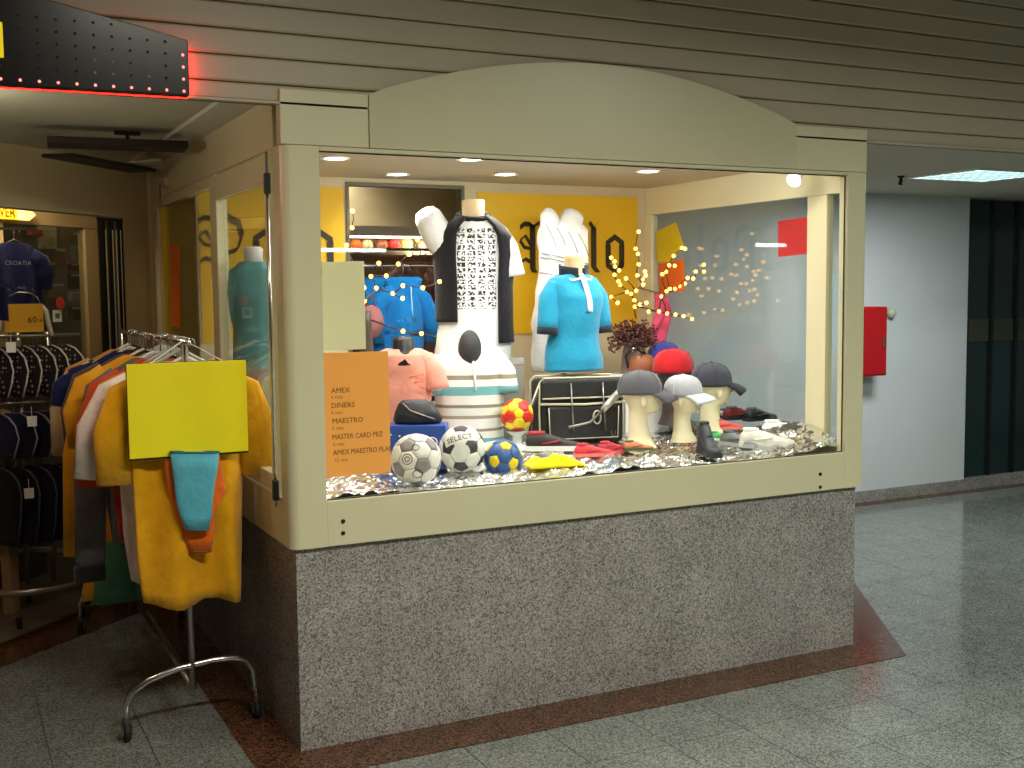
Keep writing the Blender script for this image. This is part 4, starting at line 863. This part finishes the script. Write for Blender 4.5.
# ================================================================== DISPLAY: shoes
def shoe(px, py, y, L_, rz, lab, upper, sole, accent, high=False, name='sneaker', z=None, lean=0):
    p = ony(px, py, y); zz_ = p.z if z is None else z
    t = thing(name, lab, 'shoe', (p.x, y, zz_), rz, None); t.rotation_euler = (lean, 0, rz); k = L_/.28; t.scale = (k, k, k)
    st = [(-.135, .026, .055), (-.12, .034, .075), (-.085, .037, .085), (-.045, .036, .082), (0, .038, .070), (.04, .043, .056), (.08, .046, .045), (.11, .040, .040), (.132, .026, .032), (.14, .010, .024)]
    if high: st = [(x_, w_, h_+(.10 if x_ < -.03 else .05 if x_ < .02 else .015)) for x_, w_, h_ in st]
    def row(x_, w_, z0_, h_): return [(x_, w_*math.copysign(abs(math.cos(a))**.6, math.cos(a)), z0_+max(0, h_-z0_)*max(0, math.sin(a))**.75 if math.sin(a) > 0 else z0_) for a in [q*2*PI/18 for q in range(18)]]
    MB().loft([row(x_, w_, .018, h_) for x_, w_, h_ in st]).build('upper', upper, t, True)
    MB().loft([[(x_*1.03, (w_+.005)*math.copysign(abs(math.cos(a))**.5, math.cos(a)), .012+.012*math.copysign(1, math.sin(a)+1e-9)) for a in [q*2*PI/18+.01 for q in range(18)]] for x_, w_, h_ in st]).build('sole', sole, t)
    hz = .085+(.10 if high else 0)
    MB().lathe([(.030, -.012), (.034, 0), (.031, .006), (.024, .002), (.022, -.01)], (-.082, 0, hz), 18, 1.25, .85, cap=False).build('collar', accent, t, True)
    MB().lathe([(.001, -.006), (.026, -.004)], (-.082, 0, hz), 16, 1.2, .8).build('opening', BLACK, t)
    for q in range(4):
        x_ = -.015+q*.02; h_ = .074-.0115*q+(.05 if high and x_ < .02 else .02 if high else 0)
        MB().tube([(x_, -.024, h_-.014), (x_+.004, -.010, h_+.001), (x_+.004, .010, h_+.001), (x_, .024, h_-.014)], .0028, 6).build('lace', accent, t, True)
    for s in (-1, 1): MB().tube([(-.06, s*.0375, .035), (-.01, s*.0395, .042), (.03, s*.041, .05)], .0045, 6).build('side_stripe', accent, t, True)
    return t
def SM(n, c, r=.55): return mat('shoe_'+n, c, r, var=.08, vs=30)
shoe(554, 450, .60, .25, -.45, 'black and red football boot with a white stripe on the foil before the bag', SM('black', (38, 36, 40)), SM('white', (226, 226, 222)), SM('dred', (150, 32, 34)), name='football_boot')
shoe(594, 456, .40, .17, -.2, 'bright red shoe lying right of the yellow cloth', SM('red', (214, 58, 70)), SM('pink', (228, 120, 110)), SM('red2', (196, 40, 56)), name='shoe')
shoe(613, 453, .46, .17, .25, 'dark red shoe lying between the bright red shoe and the foam heads', SM('red3', (176, 44, 56)), SM('red4', (200, 80, 80)), SM('red2', (196, 40, 56)), name='shoe')
shoe(638, 450, .42, .13, -.3, 'small orange and green shoe in front of the charcoal-capped head', SM('orange', (206, 130, 84)), SM('olive', (74, 84, 44)), SM('olive2', (96, 92, 50)), name='shoe')
shoe(709, 455, .24, .20, -1.85, 'dark navy high-top boot standing beside the pale-capped head', SM('navy', (40, 46, 54)), SM('navy2', (32, 36, 42)), SM('navy3', (30, 34, 40)), True, name='high_top_boot')
shoe(739, 446, .36, .20, -1.35, 'grey laced sneaker between the navy boot and the white sneakers', SM('grey', (120, 124, 126)), SM('lgrey', (170, 174, 172)), SM('dgrey', (84, 88, 92)))
shoe(767, 446, .26, .24, -.75, 'cream sneaker on the foil, the nearer of the white pair', SM('cream', (226, 228, 212)), SM('cream2', (212, 216, 204)), SM('wlace', (236, 238, 234)))
shoe(788, 437, .36, .24, -.6, 'white sneaker on the foil, the farther of the white pair', SM('white2', (234, 238, 236)), SM('cream2', (212, 216, 204)), SM('wlace', (236, 238, 234)))
shoe(742, 419, .75, .20, -.1, 'dark red shoe at the back right behind the grey sneaker', SM('maroon', (120, 28, 30)), SM('navy2', (32, 36, 42)), SM('dgrey', (84, 88, 92)), name='shoe')
shoe(760, 420, .70, .20, .15, 'black shoe at the back right beside the dark red one', SM('blk', (34, 36, 46)), SM('navy2', (32, 36, 42)), SM('dgrey', (84, 88, 92)), name='shoe')
shoe(727, 429, .62, .15, -.3, 'salmon red shoe just right of the tallest foam head', SM('salmon', (220, 104, 96)), SM('pink', (228, 120, 110)), SM('red2', (196, 40, 56)), name='shoe')
shoe(722, 440, .52, .12, -.6, 'small green shoe between the navy boot and the grey sneaker', SM('green', (72, 188, 96)), SM('white', (226, 226, 222)), SM('green2', (60, 150, 80)), name='shoe')
p = ony(727, 416, .85)
shoe(727, 417, .85, .14, .4, 'small black and white patterned shoe at the back beside the dark red one', mat('shoe_speckled', (150, 150, 146), .6, var=.9, vs=60), SM('navy2', (32, 36, 42)), SM('dgrey', (84, 88, 92)), name='shoe')

# ================================================================== DISPLAY: bag, boxes, cloths
p0 = ony(578, 441, .86); zt_ = ony(578, 377, .86).z
bag = thing('sports_bag', 'black sports bag with white piping in the middle of the display', 'bag', (p0.x, .86, p0.z-.005), -.22); hb = zt_-p0.z
BAG = mat('bag_black', (30, 32, 32), .55, var=.15, vs=20, bump=.2, bs=60); PIPE = mat('bag_piping', (196, 196, 170), .5)
def rbox(x0_, x1_, y0_, y1_, z0_, z1_): return MB().box(x0_, x1_, y0_, y1_, z0_, z1_)
rbox(-.20, .20, -.07, .09, 0, hb).build('body', BAG, bag, bevel=.025, seg=4)
rbox(-.165, .165, -.092, -.068, .02, hb*.6).build('front_pocket', BAG, bag, bevel=.012, seg=3)
fl = rbox(-.20, .20, -.082, .0, hb*.66, hb+.006).build('flap', BAG, bag, bevel=.018, seg=3)
def pipe(pts, r=.0045, m=PIPE, nm='piping'): MB().tube(pts, r, 6).build(nm, m, bag, True)
pipe([(-.20, -.085, hb*.64), (0, -.094, hb*.62), (.20, -.085, hb*.64)], .006); pipe([(-.19, -.085, hb*.72), (.19, -.085, hb*.72)], .004)
for y in (-.07, .088): pipe([(-.2, y, .02), (-.203, y, hb*.5), (-.2, y, hb-.01), (-.18, y, hb+.008), (.18, y, hb+.008), (.2, y, hb-.01), (.203, y, hb*.5), (.2, y, .02)])
pipe([(-.165, -.094, hb*.58), (-.16, -.096, .03), (.16, -.096, .03), (.165, -.094, hb*.58)], .003)
for x in (-.06, .09): pipe([(x, -.09, hb*.95), (x+.004, -.1, hb*.5), (x+.01, -.098, hb*.2)], .004, STEEL, 'strap')
MB().tube([(.06+.018*math.cos(a), -.1, hb*.42+.03*math.sin(a)) for a in [q*2*PI/16 for q in range(16)]], .004, 6, closed=True).build('cord_loop', PIPE, bag, True)
pipe([(-.20, -.06, hb*.9), (-.245, -.08, hb*.55), (-.26, -.1, hb*.15), (-.20, -.11, .02)], .011, BAG, 'shoulder_strap'); pipe([(-.20, -.065, hb*.95), (-.25, -.09, hb*.6), (-.27, -.11, hb*.2)], .004, PIPE, 'strap_edge')
text_mb('U', .035).xf(T(.14, -.094, .045) @ UPRIGHT).build('emblem', STEEL, bag)
# stick / silver strap leaning on the bag
a_, b_ = ony(637, 372, .74), ony(603, 410, .66)
o = thing('racket_handle', 'slim silver grip leaning between the bag and the charcoal cap', 'grip', b_); v = a_-b_
MB().tube([(0, 0, 0), tuple(v*.3), tuple(v*.75), tuple(v)], [.014, .018, .012, .006], 10).build('shaft', mat('silver_grip', (190, 190, 180), .3, .5), o, True); MB().tube([tuple(v*-.0), tuple(v*-.25+Vector((-.02, 0, -.01))), tuple(v*-.4+Vector((-.10, 0, 0)))], .006, 6).build('wrist_strap', STEEL, o, True)
# grey box behind
p = ony(507, 400, 1.12); o = thing('grey_box', 'plain grey box standing between the striped polo and the black bag', 'box', (p.x, 1.12, Z0+.0), -.3); hz = ony(507, 358, 1.12).z-Z0
MB().box(-.075, .075, -.05, .05, 0, hz).build('carton', mat('grey_card', (142, 138, 130), .6), o, bevel=.003); MB().box(-.077, .077, -.052, .052, hz-.03, hz+.001).build('lid', mat('grey_card2', (160, 158, 150), .6), o, bevel=.003)
# blue box with ring mark, black pouch on it
p = ony(414, 441, .56); o = thing('blue_box', 'blue box with a white ring mark behind the left football', 'box', (p.x, .56, FZ(p.x, .56)), -.5); hz = ony(414, 425, .56).z-FZ(p.x, .56)
MB().box(-.12, .13, -.02, .10, 0, hz).build('carton', mat('blue_card', (34, 74, 156), .4), o, bevel=.004)
MB().tube([(.075+.02*math.cos(a), -.022, hz*.62+.02*math.sin(a)) for a in [q*2*PI/20 for q in range(20)]], .0028, 6, closed=True).build('ring_mark', WHITE, o)
for k in range(4): MB().ball((-.09+.035*k, -.021, hz*.8-.006*k), .004, 6, 5).build('star_mark', WHITE, o)
zb_ = FZ(p.x, .56)+hz; o = thing('shoe_pouch', 'black padded shoe pouch lying on the blue box', 'pouch', (ony(419, 430, .60).x, .61, zb_), -.4); hz = ony(419, 400, .60).z-zb_
rows = [[(wx*math.cos(t*2*PI/24)+ox, wy*math.sin(t*2*PI/24), z) for t in range(24)] for z, wx, wy, ox in ((0, .09, .045, 0), (hz*.15, .1, .055, 0), (hz*.5, .088, .05, -.004), (hz*.85, .07, .04, -.008), (hz, .05, .02, -.01))]
MB().loft(rows).build('body', mat('pouch_black', (34, 36, 42), .45, bump=.3, bs=40), o, True)
MB().tube([(-.06, -.03, hz*.9), (-.03, -.05, hz*.6), (.02, -.056, hz*.4), (.07, -.05, hz*.2)], .004, 6).build('zip', STEEL, o, True)
# folded yellow cloth, white crumpled cloth
def clothlump(name, lab, cat, px, py, y, hx, hy, hz_, m, sd, rz=0):
    p = ony(px, py, y); o = thing(name, lab, cat, (p.x, y, FZ(p.x, y)-.004), rz)
    def fn(u, v):
        a, b2 = u*2-1, v*2-1; e_ = max(0, 1-max(abs(a), abs(b2))**4)
        return (a*hx*(1+.12*mn.noise((b2*2, sd, 1))), b2*hy*(1+.12*mn.noise((a*2, sd, 4))), hz_*e_*(.65+.6*mn.noise((a*2.4, b2*2.4, sd)))+.004)
    MB().grid(26, 18, fn).build('cloth', m, o, True, solid=.004); return o
clothlump('folded_cloth', 'bright yellow folded cloth at the front of the foil', 'cloth', 553, 462, .28, .11, .06, .045, cloth('yellow_cloth', (246, 226, 12), .03), 3, -.1)
clothlump('folded_cloth', 'white crumpled cloth behind the blue football', 'cloth', 492, 444, .72, .14, .09, .05, cloth('white_cloth', (238, 242, 240), .03), 8, .3)
# brown leather bag and pink scarf behind the caps
p = ony(642, 374, 1.18); o = thing('leather_bag', 'small brown leather bag behind the charcoal cap', 'bag', (p.x, 1.18, p.z), -.3)
rows = [[(wx*math.cos(t*2*PI/24), wy*math.sin(t*2*PI/24), z) for t in range(24)] for z, wx, wy in ((0, .07, .035), (.02, .075, .045), (.06, .07, .042), (.09, .055, .03), (.1, .03, .012))]
MB().loft(rows).build('body', mat('leather_brown', (150, 88, 56), .5, var=.15), o, True); MB().tube([(-.07, 0, .03), (-.085, 0, .09), (-.05, 0, .14), (.02, 0, .1)], .007, 8).build('strap', BLACK, o, True); MB().box(-.066, -.03, -.02, -.016, .115, .135).build('buckle', CHROME, o, bevel=.002)
rs_ = thing('display_riser', 'white display riser hidden behind the black bag and caps', 'riser', (p.x, 1.22, Z0)); MB().box(-.14, .12, -.11, .14, 0, p.z-Z0-.001).build('block', MATS['case_floor'], rs_, bevel=.004)
p = ony(660, 318, 1.42); o = thing('pink_scarf', 'bright pink scarf hanging behind the lit twigs', 'scarf', (p.x, 1.42, p.z))
MB().grid(10, 22, lambda u, v: ((u-.5)*(.07+.05*v)+.02*math.sin(v*5), .015*math.sin(u*9+v*4), .13-.27*v)).build('cloth', cloth('pink_cloth', (224, 90, 130)), o, True, solid=.006)
MB().tube([(0, .0, .13), (0, D-1.43, .16)], .004, 6).build('hook', STEEL, o)

# ================================================================== DISPLAY: lit twigs
BULB = mat('fairy_bulb', (255, 186, 84), .5, emit=6); TWIG = mat('twig_bark', (62, 42, 28), .8)
bulb_me = MB().ball((0, 0, 0), .0095, 10, 8).mesh('bulb', BULB, True)
def twigs(lab, root_px, y, pts, seed, base_px=None):
    random.seed(seed); root = ony(root_px[0], root_px[1], y); t = thing('lit_twigs', lab, 'twig lights', root)
    nodes = [Vector((0, 0, 0))]; q = []
    for px, py in pts:
        p = ony(px, py, y+random.uniform(-.10, .10)); q.append(p-root)
    q.sort(key=lambda v: v.length)
    for v in q:
        near = min(nodes, key=lambda n_: (n_-v).length+.35*max(0, n_.length-v.length)); mid = (near+v)/2+Vector((random.uniform(-.006, .006), random.uniform(-.01, .01), random.uniform(-.006, .006)))
        r0 = max(.0015, .0045-.006*near.length); MB().tube([near, mid, v], [r0, r0*.85, r0*.7], 6).build('twig', TWIG, t, True)
        o = bpy.data.objects.new('bulb', bulb_me); COL.objects.link(o); o.parent = t; o.location = v+Vector((0, -.004, 0)); nodes.append(v)
    return t, root
CB = [(190, 283), (178, 350), (187, 370), (190, 411), (185, 455), (215, 440), (218, 455), (208, 470), (208, 490), (180, 515), (82, 385), (95, 400), (97, 420), (113, 435), (95, 452), (140, 467), (110, 478), (117, 492), (145, 520), (160, 527), (82, 540), (107, 563), (173, 553), (175, 578), (195, 570), (220, 563), (230, 597), (270, 597), (302, 605), (335, 609), (367, 615), (400, 626), (300, 517), (313, 508), (333, 508), (352, 497), (372, 487), (383, 465), (405, 467), (283, 450), (298, 440), (310, 415), (332, 417), (328, 378), (360, 347), (373, 350), (415, 440), (447, 413), (447, 440), (280, 538)]
tw, root = twigs('spray of twigs with warm fairy lights rising beside the blue polo', (636, 318), 1.22, [(590+x/3.94, 160+y/3.94) for x, y in CB], 3)
# dry brown bush in a vase under the spray
vz = ony(640, 372, 1.24); vs_ = thing('dried_bouquet', 'dry dark brown bouquet in a vase under the lit twigs', 'bouquet', (root.x, 1.24, Z0)); zr = root.z-Z0
MB().lathe([(.06, 0), (.075, .05), (.08, .2), (.06, zr-.18), (.045, zr-.12), (.05, zr-.1), (.04, zr-.1), (.035, zr-.13)], n=24).build('vase', mat('vase_grey', (120, 112, 100), .4), vs_, True)
random.seed(11); bb_ = MB()
for k in range(420):
    a = random.uniform(0, 2*PI); el = random.uniform(-.55, 1.2); L_ = random.uniform(.06, .15); c0 = Vector((0, 0, zr-.10)); d_ = Vector((math.cos(a)*math.cos(el), math.sin(a)*math.cos(el)*.8, math.sin(el)*.8-.1)); e_ = c0+d_*L_; s_ = Vector((random.uniform(-1, 1), random.uniform(-1, 1), random.uniform(-1, 1)))*.012
    bb_.tube([c0+d_*.02, c0+d_*L_*.6+s_*.4, e_+s_], [.0015, .002, .0012], 4)
    bb_.ball(tuple(e_), (.007, .007, .006), 5, 4)
tag(bb_.build('dry_flowers', mat('dry_brown', (92, 52, 44), .8, var=.5, vs=40), vs_), kind='stuff')
LB = [(310+x/5.69, 250+y/5.69) for x, y in ((390, 75), (500, 80), (560, 25), (345, 150), (375, 217), (432, 147), (305, 215), (308, 290), (470, 247), (527, 203), (525, 275), (640, 215), (735, 180), (527, 462), (632, 475), (735, 500))]+[(300+x/5.69, 140+y/5.69) for x, y in ((297, 405), (295, 500), (262, 600), (667, 570), (623, 650))]
tl, rl = twigs('spray of twigs with warm fairy lights beside the beige paper', (366, 318), 1.0, LB, 5)
MB().lathe([(.05, 0), (.06, .05), (.05, .2), (.022, rl.z-Z0-.02), (.022, rl.z-Z0+.03)], (0, 0, Z0-rl.z), 20).build('vase', mat('vase_dark', (70, 60, 52), .4), tl, True)

# ================================================================== SHOP SEEN THROUGH THE OPENING
p = ony(390, 330, 1.85)
for dx, lab, sd in ((0.06, 'bright blue sports jacket hanging in the opening, the nearer one', 2), (-.09, 'bright blue sports jacket hanging in the opening, half behind the papers', 6)):
    q = ony(392, 277, 1.75+.12*(dx < 0)); o = thing('hanging_jacket', lab, 'jacket', (q.x+dx, q.y, q.z), -.2)
    garment_mb(.11, .38, .10, .17, .33, .055, .04, sd).build('fabric', cloth('jacket_blue', (20, 128, 206), .12), o, True); hanger_mb().xf(Matrix.Scale(.6, 4)).build('hanger', BLACK, o, True); hook_mb(.07).build('hook', CHROME, o, True)
    MB().tube([(.03, -.05, -.05), (.035, -.055, -.2), (.03, -.05, -.36)], .004, 6).build('zip', mat('zip_pale', (150, 210, 235), .5), o, True)
q = ony(392, 277, 1.8); MB().tube([(.78, 1.8, q.z+.055), (1.36, 1.8, q.z+.055)], .007, 8).build('jacket_rail', STEEL); tag(bpy.data.objects['jacket_rail'], 'thin steel rail holding the blue jackets in the opening', 'rail')
q = ony(371, 322, 1.72); o = thing('round_bag', 'dusty pink round bag hanging beside the blue jackets', 'bag', q)
MB().ball((0, 0, 0), (.065, .05, .085), 18, 12).build('body', cloth('bag_pink', (176, 116, 116)), o, True); MB().tube([(-.03, 0, .07), (0, 0, .14), (.03, 0, .07)], .005, 6).build('strap', cloth('bag_strap', (150, 96, 96)), o, True)
sf = thing('shop_shelf', 'lit shop shelf unit seen through the opening in the case', 'shelf', (0, 0, 0)); ysh = 3.0
SHF = mat('shelf_cream', (214, 196, 160), .5)
zsh = ony(390, 251, ysh).z; ztop = ony(410, 238, ysh).z
MB().box(1.0, 2.38, ysh, ysh+.3, zsh-.025, zsh).build('board', SHF, sf, bevel=.003); MB().box(1.0, 2.38, ysh, ysh+.3, zsh-.6, zsh-.575).build('board', SHF, sf, bevel=.003)
MB().box(1.0, 2.38, ysh+.3, ysh+.33, .018, 2.3).build('back_panel', mat('shelf_back', (176, 160, 124), .6, var=.15, vs=5), sf)
for x in (1.0, 2.38): MB().box(x-.025, x, ysh, ysh+.3, .018, 2.3).build('side_panel', SHF, sf)
MB().box(1.0, 2.38, ysh-.02, ysh+.3, ztop+.01, ztop+.07).build('cornice', mat('cornice_white', (240, 235, 220), .5, emit=.0), sf)
TL = MB().box(1.02, 2.36, ysh+.02, ysh+.05, ztop, ztop+.008).build('strip_lamp', mat('strip_lamp', (255, 250, 235), .5, emit=8), sf)
spot('shelf_beam', (1.7, ysh+.02, ztop-.01), (1.7, ysh+.16, zsh-.2), 22, NEUT, 2.8, .9, .1)
for px, r_, c, nm in ((356, 6, (226, 110, 30), 'orange'), (367, 6, (226, 210, 160), 'cream'), (382, 5, (170, 100, 70), 'brown'), (395, 7, (206, 60, 60), 'red'), (406, 7, (150, 190, 90), 'green'), (424, 6, (205, 130, 100), 'salmon')):
    q = ony(px, 244, ysh+.12); k = max(r_, 6)/ppm(q)*1.05; o = thing('shelf_ball', nm+' ball on the lit shelf seen through the opening', 'ball', (q.x, ysh+.12, zsh+k), 0, 'balls on the lit shop shelf')
    MB().ball((0, 0, 0), k, 18, 12).build('skin', mat('shelf_ball_'+nm, c, .4), o, True)
    for a in (0, PI/2): MB().tube([(k*1.001*math.cos(t*PI/12)*math.cos(a), k*1.001*math.cos(t*PI/12)*math.sin(a), k*1.001*math.sin(t*PI/12)) for t in range(24)], .002, 5, closed=True).build('seam', mat('shelf_seam', (90, 60, 40), .6), o)
q = ony(394, 266, ysh+.1); o = thing('carton', 'brown carton under the lit shelf seen through the opening', 'carton', (q.x, ysh+.14, zsh-.575)); MB().box(-.1, .1, -.1, .12, 0, .40).build('box', mat('carton_brown', (170, 112, 52), .7), o, bevel=.004); MB().box(-.02, .02, -.102, -.1001, 0, .40).build('tape', mat('tape', (200, 160, 100), .4), o)
for k, (px, c, nm) in enumerate(((413, (196, 150, 130), 'beige patterned'), (424, (200, 110, 100), 'coral'), (433, (120, 90, 80), 'brown'))):
    q = ony(px, 262, ysh-.25); o = thing('hanging_blouse', nm+' top hanging in the shop right of the blue jackets', 'shirt', (q.x, ysh-.25+.06*k, q.z), -.9)
    garment_mb(.16, .62, .15, .2, .25, .06, .03, 20+k).build('fabric', mat('shop_top_%d' % k, c, .8, var=.35, vs=30), o, True); hook_mb(.09).build('hook', CHROME, o, True)
q = ony(413, 262, ysh-.25); MB().tube([(q.x-.4, ysh-.25, q.z+.075), (q.x+.6, ysh-.25, q.z+.075)], .008, 8).build('shop_rail', STEEL); tag(bpy.data.objects['shop_rail'], 'steel clothes rail in the shop behind the opening', 'rail')
